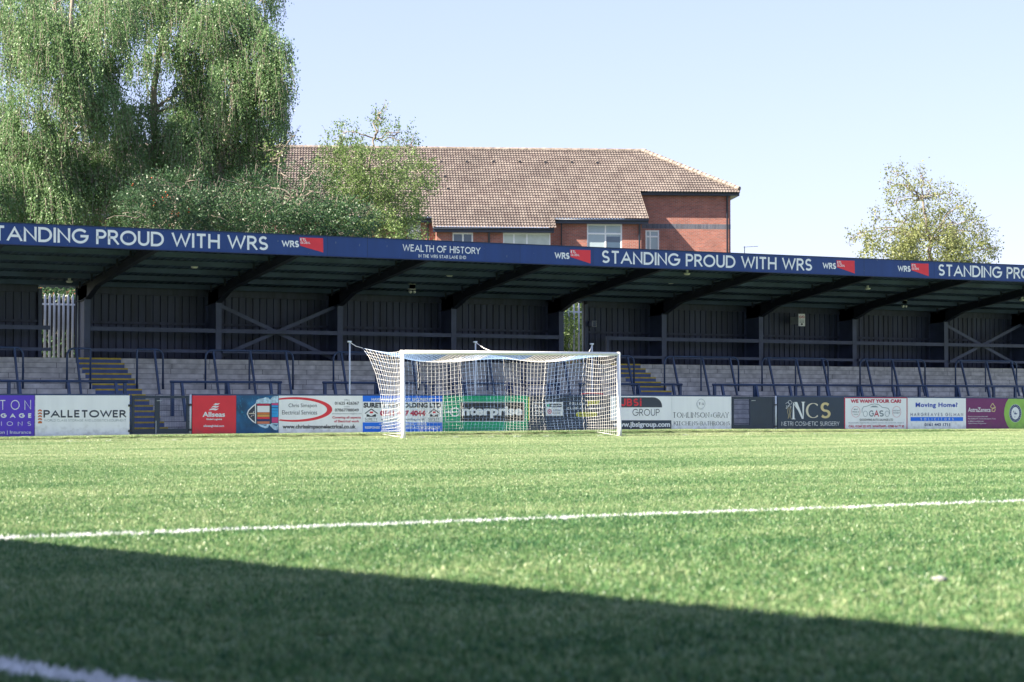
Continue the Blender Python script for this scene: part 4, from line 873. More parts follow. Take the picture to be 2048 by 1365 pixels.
g2 = thing('pitch_gate', 'dark gate with small mesh window beside the board with gold initials', 'gate', (X_(1508, YB), YB, board_z(X_(1508, YB))), 'pitch gates')
leaf(g2, 1464, 1503, 793.8, 857.5); leaf(g2, 1502.7, 1549, 793.8, 857.5, solid='all')
x = X_(1551.5, YB); MB().tube([(x, YB, board_z(x) - .1), (x, YB, btop(x) + .03)], .032, 10).build('gate_post', M['pole_white'], g2, True)
p = P(1503, 802, YB - .04); MB().tube([p, p + Vector((.16, -.01, .01))], .008, 6).build('latch', M['galv'], g2)
MB().box(X_(1464, YB), X_(1551, YB), YB - .02, YB + .05, board_z(X_(1508, YB)) - .06, board_z(X_(1508, YB)) - 0.0).build('threshold', M['pole_white'], g2)
for py in (810, 853): p = P(1551, py, YB - .03); MB().box(p.x - .05, p.x + .05, YB - .045, YB + .02, p.z - .02, p.z + .02).build('hinge', M['black_ink'], g2)

# ------------------------------------------------------------ goal
gl, gr = P(806.8, 880, YG), P(1239.5, 874, YG)
XA, XB = gl.x, gr.x; ZTl, ZTr = Z_(805, 700.6, YG), Z_(1237, 704.6, YG)
goal = thing('football_goal', 'white framed football goal with striped white and blue net', 'goal', ((XA + XB) / 2, YG, 0))
tl = Vector((XA - 0.045, YG, ZTl - .06)); tr = Vector((XB - .05, YG, ZTr - .06))
MB().tube([(XA, YG, -.05), (XA, YG, .25), (tl.x, YG, tl.z + .06)], [.068, .063, .06], 16).build('post', M['white_paint'], goal, True)
MB().tube([(XB, YG, -.05), (XB, YG, .25), (tr.x, YG, tr.z + .06)], [.068, .063, .06], 16).build('post', M['white_paint'], goal, True)
MB().tube([tl + Vector((-.055, 0, 0)), tr + Vector((.055, 0, 0))], .06, 16).build('crossbar', M['white_paint'], goal, True)
NU, NV, NT = 58, 21, 20
Lb = [(2.4, 2.72), (2.0, 2.42), (1.65, 1.95), (1.45, 1.48), (1.3, 1.0), (1.22, .55), (1.35, .28), (1.58, .10)]
Rb = [(1.90, 2.60), (1.95, 2.2), (1.98, 1.8), (2.0, 1.4), (2.0, 1.0), (1.97, .6), (1.95, .35), (1.95, .12)]
def backcurve(L, v): t = v * (len(L) - 1); i = min(int(t), len(L) - 2); f = t - i; return (L[i][0] * (1 - f) + L[i + 1][0] * f, L[i][1] * (1 - f) + L[i + 1][1] * f)
def sag(u): return 0.21 * (math.sin(math.pi * min(u / .5, 1)) ** 2 if u < .5 else math.sin(math.pi * (u - .5) / .5) ** 2)
def backpt(u, v):
    a, b_ = backcurve(Lb, v), backcurve(Rb, v)
    ed = math.exp(-u / 0.06)      # the pulled left corner is local
    d = (1.9 + (a[0] - 1.9) * max(ed, 0.35 * (1 - u))) * (1 - u) + b_[0] * u; zl = (2.50 - (2.50 - .1) * v) + (a[1] - (2.5 - 2.4 * v)) * ed
    z = zl * (1 - u) + b_[1] * u; z -= sag(u) * (1 - v) ** 0.6
    x = XA + (XB - XA) * u - (0.18 * ed * (1 - v)) + 0.03 * math.sin(9 * u + 5 * v) * math.sin(math.pi * v)
    y = YG + d + 0.12 * math.sin(3 * math.pi * u) * math.sin(math.pi * v)
    return Vector((x, y, max(z, gz(x, y) + 0.01)))
def toppt(u, w):      # w 0 at bar, 1 at back
    a = Vector((XA + (XB - XA) * u, YG + .05, (ZTl + (ZTr - ZTl) * u) - .1)); c = backpt(u, 0); p = a.lerp(c, w); p.z -= 0.10 * math.sin(math.pi * w) * (0.3 + math.sin(math.pi * u)); return p
def sidept(sd, w, v):
    zt = (ZTl if sd == 0 else ZTr) - .06
    a = Vector((XA if sd == 0 else XB, YG + .06, zt * (1 - v) + 0.04)); c = backpt(sd, v); p = a.lerp(c, w)
    p.x += (0.10 if sd == 0 else .05) * math.sin(math.pi * w) * (1 - v * .3); p.z -= 0.09 * math.sin(math.pi * w) * (1 - v)
    p.z = max(p.z, gz(p.x, p.y) + .02); return p
bands = [(0, .075, 'b'), (.075, .29, 'w'), (.29, .50, 'b'), (.50, .70, 'w'), (.70, .96, 'b'), (.96, 1.01, 'w')]
def ux(px): 
    Y = YG + 1.9; return (X_(px, Y) - XA) / (XB - XA)
us = [0, ux(838), ux(921), ux(1008), ux(1092), ux(1169), 1.01]
def colr(u):
    for i in range(6):
        if us[i] <= u < us[i + 1]: return 'b' if i % 2 == 0 else 'w'
    return 'w'
nets = {'w': MB(), 'b': MB()}
rn = random.Random(2)
def strand(key, pts_, r): nets[key].tube(pts_, r, 3, cap=False)
jit = lambda p: p + Vector((rn.uniform(-.003, .003), rn.uniform(-.003, .003), rn.uniform(-.003, .003)))
RW = 0.0030
grid = [[jit(backpt(i / NU, j / NV)) for j in range(NV + 1)] for i in range(NU + 1)]
for i in range(NU + 1): k = colr(i / NU); strand(k, grid[i], RW if k == 'w' else RW * .8)
for j in range(NV + 1):
    seg = [grid[0][j]]; k = colr(0)
    for i in range(1, NU + 1):
        seg.append(grid[i][j]); k2 = colr(i / NU)
        if k2 != k or i == NU: strand(k, seg, (RW if k == 'w' else RW * .8) * (2.6 if j == NV else 1.6 if j == 0 else 1)); seg = [grid[i][j]]; k = k2
NTp = 14
tg = [[toppt(i / NU, j / NTp) for j in range(NTp + 1)] for i in range(NU + 1)]
for i in range(NU + 1): strand(colr(i / NU), tg[i], RW)
for j in range(1, NTp):
    seg = [tg[0][j]]; k = colr(0)
    for i in range(1, NU + 1):
        seg.append(tg[i][j]); k2 = colr(i / NU)
        if k2 != k or i == NU: strand(k, seg, RW); seg = [tg[i][j]]; k = k2
for sd in (0, 1):
    n2 = 15
    g_ = [[jit(sidept(sd, i / n2, j / NV)) for j in range(NV + 1)] for i in range(n2 + 1)]
    for i in range(n2 + 1): strand('w', g_[i], RW if i < n2 else RW * 1.5)
    for j in range(NV + 1): strand('w', [g_[i][j] for i in range(n2 + 1)], RW * (2.6 if j == NV else 1.5 if j == 0 else 1))
# seam cords between the bands
for u in us[1:6]:
    strand('w', [backpt(u, j / 30) + Vector((rn.uniform(-.02, .02), -.01, 0)) for j in range(31)], RW * 1.2)
net = nets['w'].build('net', M['net_white'], goal); nb = nets['b'].build('net_band', M['net_blue'], net); nb['label'] = 'blue bands of the goal net'
# poles behind
YP = YB + 0.22
for (px, py, att, lab) in ((699.5, 685.5, backpt(0, 0), 'tall net support pole left of the goal with cord to the net'), (951, 686, None, 'net support pole behind the middle of the goal'), (1184, 690, backpt(1, 0), 'net support pole behind the right end of the goal')):
    p = P(px, py, YP); t_ = thing('net_pole', lab, 'pole', (p.x, YP, 0.1), 'poles holding the goal net')
    if att is None: att = backpt(ux(978), 0) + Vector((0, -.25, 0.10))
    MB().tube([(p.x, YP, 0.05), (p.x, YP, 1.35), (p.x, YP, 1.36), (p.x, YP, p.z)], [.03, .03, .025, .025], 12).build('shaft', M['pole_white'], t_, True)
    MB().box(p.x - .07, p.x + .05, YP - .04, YP + .04, p.z, p.z + .05).build('pole_cap', M['pole_white'], t_, bevel=.01)
    MB().tube([Vector((p.x, YP - .03, p.z)), (Vector((p.x, YP, p.z)) + att) / 2 + Vector((0, 0, -.03)), att], .012, 6).build('cord', M['net_white'], t_)
# litter on the pitch
q = ground_pt(1880, 1170); b = MB(); n = 10
b.v.append((q.x, q.y, .055))
for i in range(n): a = 2 * math.pi * i / n; r_ = .042 * (1 + .25 * math.sin(3 * a)); b.v.append((q.x + r_ * 1.25 * math.cos(a), q.y + r_ * math.sin(a), .042 + .006 * math.sin(5 * a)))
for i in range(n): a = 2 * math.pi * i / n; b.v.append((q.x + .03 * math.cos(a), q.y + .03 * math.sin(a), .02))
for i in range(n): j = (i + 1) % n; b.f += [(0, 1 + i, 1 + j), (1 + i, 1 + n + i, 1 + n + j, 1 + j)]
tag(b.build('paper_scrap', M['walk'], None, True), 'small crumpled white scrap lying on the sunlit turf at the right', 'litter')

# ------------------------------------------------------------ leaves and trees
def leaf_mesh(name, C, U, W, size, matn, parent, rnd, aspect=0.62):
    """C centres (n,3), U long axes, W width axes (unit), size (n,)"""
    n = len(C); s = size[:, None]; o0 = np.array(ORG.get(parent.name, Vector((0, 0, 0)))) if parent else np.zeros(3)
    C = C - o0
    V = np.empty((n, 4, 3)); V[:, 0] = C - U * s * .5; V[:, 1] = C + W * s * .5 * aspect; V[:, 2] = C + U * s * .5; V[:, 3] = C - W * s * .5 * aspect
    me = bpy.data.meshes.new(name); me.vertices.add(n * 4); me.vertices.foreach_set('co', V.ravel())
    me.loops.add(n * 4); me.loops.foreach_set('vertex_index', np.arange(n * 4)); me.polygons.add(n); me.polygons.foreach_set('loop_start', np.arange(n) * 4)
    me.update(calc_edges=True)
    at = me.attributes.new('rnd', 'FLOAT', 'POINT'); at.data.foreach_set('value', np.repeat(np.clip(rnd, 0, 1), 4))
    me.materials.append(M[matn]); o = bpy.data.objects.new(name, me); COL.objects.link(o)
    if parent: o.parent = parent
    return o
def unit(a): return a / (np.linalg.norm(a, axis=1, keepdims=True) + 1e-9)
TWIGS = []
def twig_mesh(parent, matn, w=.006):
    o0 = np.array(ORG[parent.name]); V = []; F = []; n0 = 0
    for T in TWIGS:
        n, m, _ = T.shape; side = np.array(RT) * w; a = np.stack([T - side, T + side], 2).reshape(n, m * 2, 3) - o0; V.append(a.reshape(-1, 3))
        i = np.arange(n)[:, None, None] * m * 2; j = np.arange(m - 1)[None, :, None] * 2; F.append((i + j + np.array([0, 1, 3, 2])[None, None, :] + n0).reshape(-1, 4)); n0 += n * m * 2
    TWIGS.clear(); V = np.concatenate(V); F = np.concatenate(F); me = bpy.data.meshes.new('twigs'); me.vertices.add(len(V)); me.vertices.foreach_set('co', V.ravel())
    me.loops.add(F.size); me.loops.foreach_set('vertex_index', F.ravel()); me.polygons.add(len(F)); me.polygons.foreach_set('loop_start', np.arange(len(F)) * 4); me.update(calc_edges=True); me.materials.append(M[matn])
    o = bpy.data.objects.new('twigs', me); COL.objects.link(o); o.parent = parent; return o
def foliage(lobes, D, rg, droop, per, leafs, depth=0.8, strand=1.2, size=0.1, step=0.09):
    """lobes: (px,py,rx,ry[,dens]) -> arrays of leaves. Each lobe is an ellipsoid clump at its own depth; twigs run outward (droop<0.5) or hang."""
    Cs = []; Us = []; Rn = []; k = D / FPX
    for lb in lobes:
        px, py, rx, ry = lb[:4]; dn = lb[4] if len(lb) > 4 else 1.0; dz = lb[5] if len(lb) > 5 else rg.uniform(-2.2, 2.2)
        c = np.array(Q(px, py, D + dz)); rx_, ry_ = rx * k, ry * k; rd = max(rx_ * depth, .4)
        ns = int(per * dn * (rx_ * ry_) ** 0.5 * max(rx_, ry_, rd))
        ns = max(ns, 16); d = unit(rg.randn(ns, 3)); rad = rg.uniform(.35, 1.0, ns) ** .5
        # lumpy outline
        ph = rg.rand(3) * 6; lump = 1 + .22 * np.sin(3 * d[:, 0] + ph[0]) + .22 * np.sin(4 * d[:, 2] + ph[1]) + .15 * np.sin(7 * d[:, 1] + ph[2])
        off = d * (rad * lump)[:, None]
        st = c + np.outer(off[:, 0] * rx_, np.array(RT)) + np.outer(off[:, 1] * rd, np.array(FW0)); st[:, 2] += off[:, 2] * ry_
        L = rg.uniform(.4, 1.0, ns) * strand; m = max(2, int(strand / step))
        side = d.copy(); side[:, 2] = 0
        tint = rg.rand(ns) * .5 + rg.uniform(-.15, .15)
        tw = rg.rand(ns) < .3; TWj = []
        for j in range(m):
            f = (j + .5) / m; use = rg.rand(ns) < .92
            if droop > .5: pos = st + side * (L * .35 * math.sin(f * 1.3))[:, None] * 1.0; pos[:, 2] = st[:, 2] + L * (.18 * math.sin(f * 3.0) - 1.05 * f)
            else: pos = st + d * (L * f)[:, None]; pos[:, 2] += L * f * (.35 - droop)
            TWj.append(pos[tw])
            for q in range(leafs):
                pp = pos + rg.randn(ns, 3) * step * .55; Cs.append(pp[use])
                u = rg.randn(ns, 3) * .6 + (np.array([0, 0, -1.0]) * (1.1 if droop > .5 else .15)); Us.append(unit(u)[use]); Rn.append((tint + rg.rand(ns) * .5)[use])
        if tw.any(): TWIGS.append(np.stack(TWj, 1))
    C = np.concatenate(Cs); U = np.concatenate(Us); Rn_ = np.concatenate(Rn)
    W = unit(np.cross(U, rg.randn(len(U), 3))); sz = size * rg.uniform(.7, 1.25, len(C))
    return C, U, W, sz, Rn_
def branch(mb, pts_, r0, r1, rg, n=7):
    pts_ = [Vector(p) for p in pts_]; out = []
    for a, b_ in zip(pts_[:-1], pts_[1:]):
        for i in range(4): out.append(a.lerp(b_, i / 4) + Vector(rg.randn(3)) * .05)
    out.append(pts_[-1]); m = len(out); mb.tube(out, [r0 + (r1 - r0) * i / (m - 1) for i in range(m)], n)
def tree(name, label, D, base_px, lobes, matn, bark, trunk_pts, r0, seed, droop, per, leafs, strand, size, group=None, limbs=True, depth=.8, step=.09, extra=None, cat='tree'):
    rg = np.random.RandomState(seed); bp = Q(base_px, 805, D); bp.z = -.04; t_ = thing(name, label, cat, tuple(bp), group)
    mb = MB(); tp = [bp] + [Q(a, b_, D) for a, b_ in trunk_pts]; branch(mb, tp, r0, r0 * .3, rg, 10)
    if limbs:
        for lb in lobes:
            c = Q(lb[0], lb[1], D + (lb[5] if len(lb) > 5 else 0)); att = min(tp[1:], key=lambda q: (q - c).length + max(0, q.z - c.z) * 2) if len(tp) > 2 else tp[-1]
            mid = att.lerp(c, .55) + Vector((0, 0, (c - att).length * .12)); branch(mb, [att, mid, c], max(.03, r0 * .28), .015, rg, 5)
            for q in range(3):
                e = c + Vector(rg.randn(3)) * (lb[2] + lb[3]) * .35 * D / FPX; branch(mb, [c, e], .02, .008, rg, 4)
    mb.build('trunk', M[bark], t_, True)
    C, U, W, sz, rn_ = foliage(lobes, D, rg, droop, per, leafs, depth, strand, size, step)
    leaf_mesh('crown', C, U, W, sz, matn, t_, rn_); twig_mesh(t_, 'bark')
    return t_, C, len(C)
cnt = 0
# big weeping birches on the left (lobes px,py,rx,ry,density,depth offset)
LA = [(35,20,60,60),(110,10,70,60),(60,110,55,55),(130,110,70,60),(200,60,70,70),(190,140,60,70),(90,60,60,50),(55,230,60,50),(30,300,55,60),(110,270,40,40),(60,360,75,60),(10,410,60,60),(110,420,70,50),(180,350,50,70),(170,250,45,60),(215,215,40,60),
      (15,180,25,30,.5),(150,190,45,50),(120,330,60,50),(40,440,70,30),(150,450,70,40),(0,60,30,60,.5),(-40,260,60,120),(-30,400,70,90),(230,20,60,50)]
LB = [(280,20,50,45),(330,-20,70,50),(370,45,45,45),(330,95,35,45,.6),(265,240,45,50),(250,300,40,60),(300,350,60,60),(370,180,30,50,.7),(395,110,55,50),(430,150,60,60),(400,230,60,70),(380,300,50,60),(455,240,60,70),(440,330,60,60),(340,420,60,50),(280,130,35,40,.5),(300,200,25,40,.4),
      (360,250,30,50),(330,290,30,50),(230,370,50,50),(260,440,60,40)]
LC = [(480,40,45,60),(500,100,50,60),(545,90,30,55,.8),(550,150,30,55),(520,200,50,70),(540,260,35,50,.8),(490,290,55,70),(470,170,50,60),(430,40,50,50),(500,-10,60,60),(450,390,60,60),(520,350,45,50,.7),(560,210,15,40,.5),(440,440,60,40),(410,10,50,45)]
for nm, L_, D, bpx, tr_, seed, lab in (('birch_tree', LA, 77, 120, [(125, 500), (120, 300), (140, 120), (150, -60)], 21, 'big weeping birch at the far left edge of the photo'),
        ('birch_tree', LB, 79, 295, [(290, 480), (300, 330), (308, 225), (318, 110), (325, 40), (315, -80)], 22, 'tall weeping birch whose pale trunk shows through gaps in the crown'),
        ('birch_tree', LC, 78, 430, [(430, 460), (440, 330), (470, 180), (490, 40), (500, -60)], 23, 'weeping birch with the drooping right edge beside the tiled roof')):
    a_, C_, n_ = tree(nm, lab, D, bpx, L_, 'leaf_birch', 'birch_bark', tr_, .2, seed, 1.0, 430, 1, 1.15, .092, 'weeping birches behind the stand', step=.085); cnt += n_
LR = [(300,392,40,30),(350,372,35,26),(400,400,38,30),(290,430,50,40),(350,430,55,45),(420,430,50,45),(380,362,28,16)]
rt, C_, n_ = tree('rowan_tree', 'dark blue green rowan with orange berries in front of the birches', 70, 350, LR, 'leaf_rowan', 'bark', [(350, 500), (350, 400)], .12, 31, .25, 800, 1, .5, .085, None, step=.08); cnt += n_
def berries(t_, C_, seed, n):
    rg = np.random.RandomState(seed); b = MB(); sel = C_[rg.choice(len(C_), n * 6)]; k = sel[:, 1] * FW0.y + sel[:, 0] * FW0.x; sel = sel[np.argsort(k)][:n]
    for c in sel:
        for q in range(3):
            p = Vector(c) + Vector(rg.randn(3)) * .05 - FW0 * .08; r = .024; b.add([p + Vector((r, 0, 0)), p + Vector((-r, 0, 0)), p + Vector((0, r, 0)), p + Vector((0, -r, 0)), p + Vector((0, 0, r)), p + Vector((0, 0, -r))], [(0, 2, 4), (2, 1, 4), (1, 3, 4), (3, 0, 4), (2, 0, 5), (1, 2, 5), (3, 1, 5), (0, 3, 5)])
    o = b.build('berries', M['berry'], t_)
berries(rt, C_, 4, 9)
LD = [(500,375,40,28,.6),(560,395,40,32,.7),(530,435,55,40),(600,425,45,42),(640,385,35,34,.8),(660,440,60,45),(480,440,50,40),(600,460,60,40),(700,450,50,45),(565,350,18,16,.4),(625,345,22,22,.6)]
dt_, C_, n_ = tree('dark_tree', 'dark green bushy tree rising just above the fascia left of the roof', 71, 590, LD, 'leaf_dark', 'bark', [(590, 500), (600, 400)], .14, 33, .25, 800, 1, .55, .085, None, step=.08); cnt += n_
LM = [(735,420,60,60,.9),(760,340,60,40,.8),(800,400,50,50,.8),(840,350,30,35,.8),(690,350,45,45,.8),(760,465,60,35),(800,440,45,40,.9),(700,300,35,22,.6),(690,265,25,16,.5),(760,250,16,20,.5),(795,270,28,18,.5),(758,235,8,12,.6),(820,290,14,14,.5),(855,380,15,25,.5),(730,380,50,40,.9),(670,310,30,30,.6),(845,480,14,8,.5)]
mt, C_, n_ = tree('lime_tree', 'light green tree with straggling top in front of the tiled roof', 74.5, 740, LM, 'leaf_light', 'bark', [(738, 500), (742, 420), (738, 340), (748, 280), (760, 225)], .085, 35, .2, 700, 1, .5, .085, None, step=.08); cnt += n_
LRt = [(1860,495,90,40,1.6),(1930,500,55,35,1.5),(1790,500,60,30,1.5),(1850,450,60,40,.7),(1905,445,40,35,.6),(1810,440,35,35,.5),(1778,365,6,22),(1795,350,6,20),(1812,372,8,25),(1843,352,6,22),(1835,395,16,30,.5),(1860,385,8,20),(1880,395,10,22),(1903,388,7,18),(1925,410,9,20),(1945,440,10,18),(1965,470,16,18),(1755,435,8,18),(1705,478,8,6),(1722,465,6,12),(1745,480,16,18),(1790,410,16,30,.5),(1985,495,12,16)]
bt_, C_, n_ = tree('broadleaf_tree', 'yellowish green tree with sparse upright top behind the fascia at the right', 88, 1860, LRt, 'leaf_maple', 'bark', [(1860, 560), (1860, 480), (1845, 400)], .16, 41, .05, 400, 1, .42, .105, None, step=.1); cnt += n_
# ivy and hedge seen through the gaps of the stand
LI = [(95,586,35,16),(135,584,40,14),(120,598,35,10,.6),(85,690,25,30,.35),(150,700,30,35,.25),(100,660,20,30,.2)]
it_, C_, n_ = tree('ivy_hedge', 'bright green ivy over the grey palisade fence seen through the left gap', 69, 120, LI, 'leaf_dark', 'bark', [(120, 800), (120, 700)], .08, 51, .4, 900, 1, .35, .11, None, limbs=False, step=.1, cat='hedge'); cnt += n_
LI2 = [(1148,630,30,30),(1150,680,32,40),(1150,720,30,40),(1140,650,30,40),(1180,660,40,50),(1110,660,30,60),(1160,600,30,20,.6)]
it2, C_, n_ = tree('garden_hedge', 'sunlit hedge seen through the narrow gap beside the central column', 78, 1150, LI2, 'leaf_light', 'bark', [(1150, 800), (1150, 700)], .08, 52, .3, 900, 1, .4, .11, None, limbs=False, step=.1, cat='hedge'); cnt += n_
# slim shrub tips above the roof ridge
LT = [(560,290,14,10,.5),(585,275,8,10,.5),(530,300,18,12,.6),(545,320,20,20,.6)]
tree('young_birch', 'thin tuft of twigs just above the roof ridge right of the birches', 76, 550, LT, 'leaf_light', 'bark', [(550, 480), (560, 310)], .06, 61, .1, 200, 1, .5, .1, None, step=.12)

# palisade fences
t_ = thing('timber_fence', 'dark weathered board fence behind the grey palisade at the left gap', 'fence', (X_(120, 66), 66.2, 0))
rg = random.Random(4); x = X_(40, 66.2, 650); b = MB()
while x < X_(230, 66.2, 650): w = .14; b.box(x, x + w, 66.2 + rg.uniform(0, .015), 66.24, 0, 4.6 + rg.uniform(-.04, .04)); x += w + .006
b.build('fence_panel', mat('dark_timber', (0.03, 0.028, 0.025), .85, noise=.4), t_)
for xx in (X_(40, 66.2, 650), X_(130, 66.2, 650), X_(228, 66.2, 650)): MB().box(xx - .06, xx + .06, 66.24, 66.36, 0, 4.62).build('fence_post', M['bark'], t_)
def palisade(label, pxs, D0, ztop, y):
    t_ = thing('palisade_fence', label, 'fence', (X_(pxs[0], y), y, 0), 'palisade fences')
    for px in pxs:
        x = X_(px, y, 650); b = MB(); b.hexa([(x - .035, y, 0), (x + .035, y, 0), (x + .035, y + .02, 0), (x - .035, y + .02, 0), (x - .035, y, ztop - .1), (x + .035, y, ztop - .1), (x + .035, y + .02, ztop - .1), (x - .035, y + .02, ztop - .1)])
        b.add([(x - .035, y, ztop - .1), (x + .035, y, ztop - .1), (x, y, ztop), (x - .035, y + .02, ztop - .1), (x + .035, y + .02, ztop - .1), (x, y + .02, ztop)], [(0, 1, 2), (3, 5, 4), (0, 2, 5, 3), (1, 4, 5, 2)]); b.build('pale', M['galv'], t_)
    xa, xb = X_(pxs[0] - 8, y, 650), X_(pxs[-1] + 8, y, 650)
    for z in (ztop - .35, 1.6): MB().box(xa, xb, y + .021, y + .07, z - .03, z + .03).build('fence_rail', M['galv'], t_)
palisade('grey steel palisade fence seen through the left gap of the stand', [81 + 9.2 * i for i in range(-2, 12)], 66, Z_(120, 588, 64.6), 64.6)
palisade('grey steel palisade fence in front of the hedge in the narrow central gap', [1138 + 10 * i for i in range(-2, 7)], 66, Z_(1150, 606, 64.8), 64.8)
x = X_(1165, YW - .2, 650); tag(MB().tube([(x, YW - .2, 2.4), (x, YW - .2, 4.7)], .028, 10).build('lit_jamb_edge', M['pole_white'], None, True), 'pale blue tube added as the sunlit jamb edge of the narrow central gap', 'light edge')  # pale tube added to draw the sun catching the right jamb
x = X_(155.5, YW - .2, 650); tag(MB().tube([(x, YW - .2, 2.46), (x, YW - .2, 4.5)], .022, 10).build('lit_jamb_edge', M['pole_white'], None, True), 'thin pale tube added as the sunlit right jamb edge of the left gap', 'light edge')  # sunlit edge of the left gap's jamb, drawn as a thin pale tube

# ------------------------------------------------------------ brick building
TH = R(5.0); BX = RT * math.cos(TH) + FW0 * math.sin(TH); BYv = FW0 * math.cos(TH) - RT * math.sin(TH)
B0 = Q(1200, 805, 105.0); B0.z = 0
def bl(px, py, dy):      # local (u,z) where the pixel's ray meets the vertical plane at local depth dy
    p = to_plane(px, py, B0 + BYv * dy, BYv); return (p - B0).dot(BX), p.z
def W(u, v, z): return B0 + BX * u + BYv * v + Vector((0, 0, z))
bld = thing('brick_building', 'red brick building with pinkish tiled roof behind the stand', 'building', tuple(B0))
def bbox(mb, u0, u1, v0, v1, z0, z1): mb.hexa([W(u0, v0, z0), W(u1, v0, z0), W(u1, v1, z0), W(u0, v1, z0), W(u0, v0, z1), W(u1, v0, z1), W(u1, v1, z1), W(u0, v1, z1)]); return mb
TP = math.tan(R(30)); ze = 10.78
def plane_hit(px, py):       # on the roof slope: z = ze + tan30 * v
    n = (Vector((0, 0, 1)) - BYv * TP).normalized(); p = to_plane(px, py, B0 + Vector((0, 0, ze)), n); r = p - B0; return r.dot(BX), r.dot(BYv)
uE1, vE1 = plane_hit(1297, 438.5)      # main eave right end
uE0, vE0 = plane_hit(1108, 437)
uM0, vM0 = plane_hit(866, 454); uM1, vM1 = plane_hit(1108, 455.5)
uW1, vW1 = plane_hit(1479, 382.5); uW0, vW0 = plane_hit(1281, 382.5)
uR1, vR = plane_hit(1284, 303.5)
vE = vE0; vM = vM0; vW = vW1; zr = ze + TP * vR
uL = -42.0; u865 = uM0
# roof tiles as real geometry
def tiles(u0, u1, v0, v1, inside, name='roof_tiles'):
    gw, gh = 0.155, 0.32; cs = math.cos(R(30)); nu = int((u1 - u0) / gw) * 4; nv_ = int((v1 - v0) / cs / gh)
    uu = u0 + np.arange(nu + 1) * gw / 4; V = []; UVs = []; F = []
    rows = []
    for j in range(nv_ + 1):
        for lift, dv in ((0.06, 0.0), (0.004, gh * 0.985)):
            v = v0 + (j * gh + dv) * cs
            z = ze + TP * v
            prof_ = 0.045 * np.maximum(0, np.sin(2 * np.pi * (uu - u0) / gw)) ** 0.7
            h = lift + prof_
            rows.append((v, z, h, j))
    nrm = (Vector((0, 0, 1)) - BYv * TP).normalized()
    base = np.array(B0); bx_, by_, nn_ = np.array(BX), np.array(BYv), np.array(nrm)
    P_ = np.concatenate([base + np.outer(uu, bx_) + v * by_ + np.array([0, 0, z]) + np.outer(h, nn_) for v, z, h, j in rows])
    n1 = nu + 1; fs = []; fu = []
    for r in range(len(rows) - 1):
        vm = (rows[r][0] + rows[r + 1][0]) / 2
        for i in range(nu):
            um = (uu[i] + uu[i + 1]) / 2
            if inside(um, vm): fs.append((r * n1 + i, r * n1 + i + 1, (r + 1) * n1 + i + 1, (r + 1) * n1 + i)); fu.append(((um - u0) / gw / 2, rows[r][3] + 50.5))
    o0 = np.array(ORG[bld.name]); me = bpy.data.meshes.new(name); me.from_pydata((P_ - o0).tolist(), [], fs); me.update()
    l = me.uv_layers.new(name='UVMap'); a = np.repeat(np.array(fu), 4, axis=0).ravel(); l.data.foreach_set('uv', a); me.materials.append(M['tile'])
    o = bpy.data.objects.new(name, me); COL.objects.link(o); o.parent = bld; ORG[o.name] = ORG[bld.name]; return o
def inside(u, v):
    if v > vR: return False
    if u > uW1: return False
    if u > uR1 and v > vR - (u - uR1) * (vR - vW) / (uW1 - uR1): return False
    if u > uE1: return v >= vW - .14
    if u > uE0: return v >= vE - .14
    if u > uM0: return v >= vM - .14
    return v >= vE - .14
roof = tiles(uL, uW1 + .2, vM - .1, vR, inside, 'roof')
# far slope, ridge and hip, right slope
b = MB(); b.add([W(uL, vR, zr), W(uR1, vR, zr), W(uW1, 2 * vR - vW, ze + TP * vW), W(uL, 2 * vR - vW, ze + TP * vW)], [(0, 1, 2, 3)]); b.add([W(uR1, vR, zr), W(uW1, vW, ze + TP * vW), W(uW1, 2 * vR - vW, ze + TP * vW)], [(0, 1, 2)]); b.build('rear_roof', M['hip_tile'], bld)
n = 90; b = MB()
for i in range(n):
    u0 = uL + (uR1 - uL) * i / n; u1 = uL + (uR1 - uL) * (i + .97) / n; b.tube([W(u0, vR, zr + .02), W(u1, vR, zr + .03)], .13, 8)
b.build('ridge_tiles', M['hip_tile'], roof)
b = MB(); n = 24; pa, pb = W(uR1, vR, zr + .04), W(uW1, vW, ze + TP * vW + .08)
for i in range(n): b.tube([pa.lerp(pb, i / n), pa.lerp(pb, (i + .97) / n) + Vector((0, 0, .03))], .15, 8)
b.build('hip_tiles', M['hip_tile'], roof)
# roof vents (small dark half-round tiles)
for px, py in ((881, 326), (933, 326), (986, 326), (1039, 326), (1090, 327), (1143, 327), (1194, 328), (602, 320), (763, 323), (815, 323), (889, 355), (896, 380)):
    u, v = plane_hit(px, py); c = W(u, v, ze + TP * v + .05); MB().tube([c - BYv * .12, c + BYv * .16 + Vector((0, 0, .02))], [.10, .06], 10).build('roof_vent', M['hip_tile'], roof, True)
    MB().tube([c - BYv * .125, c - BYv * .121], [.08, .08], 10).build('vent_mouth', M['black_ink'], roof)
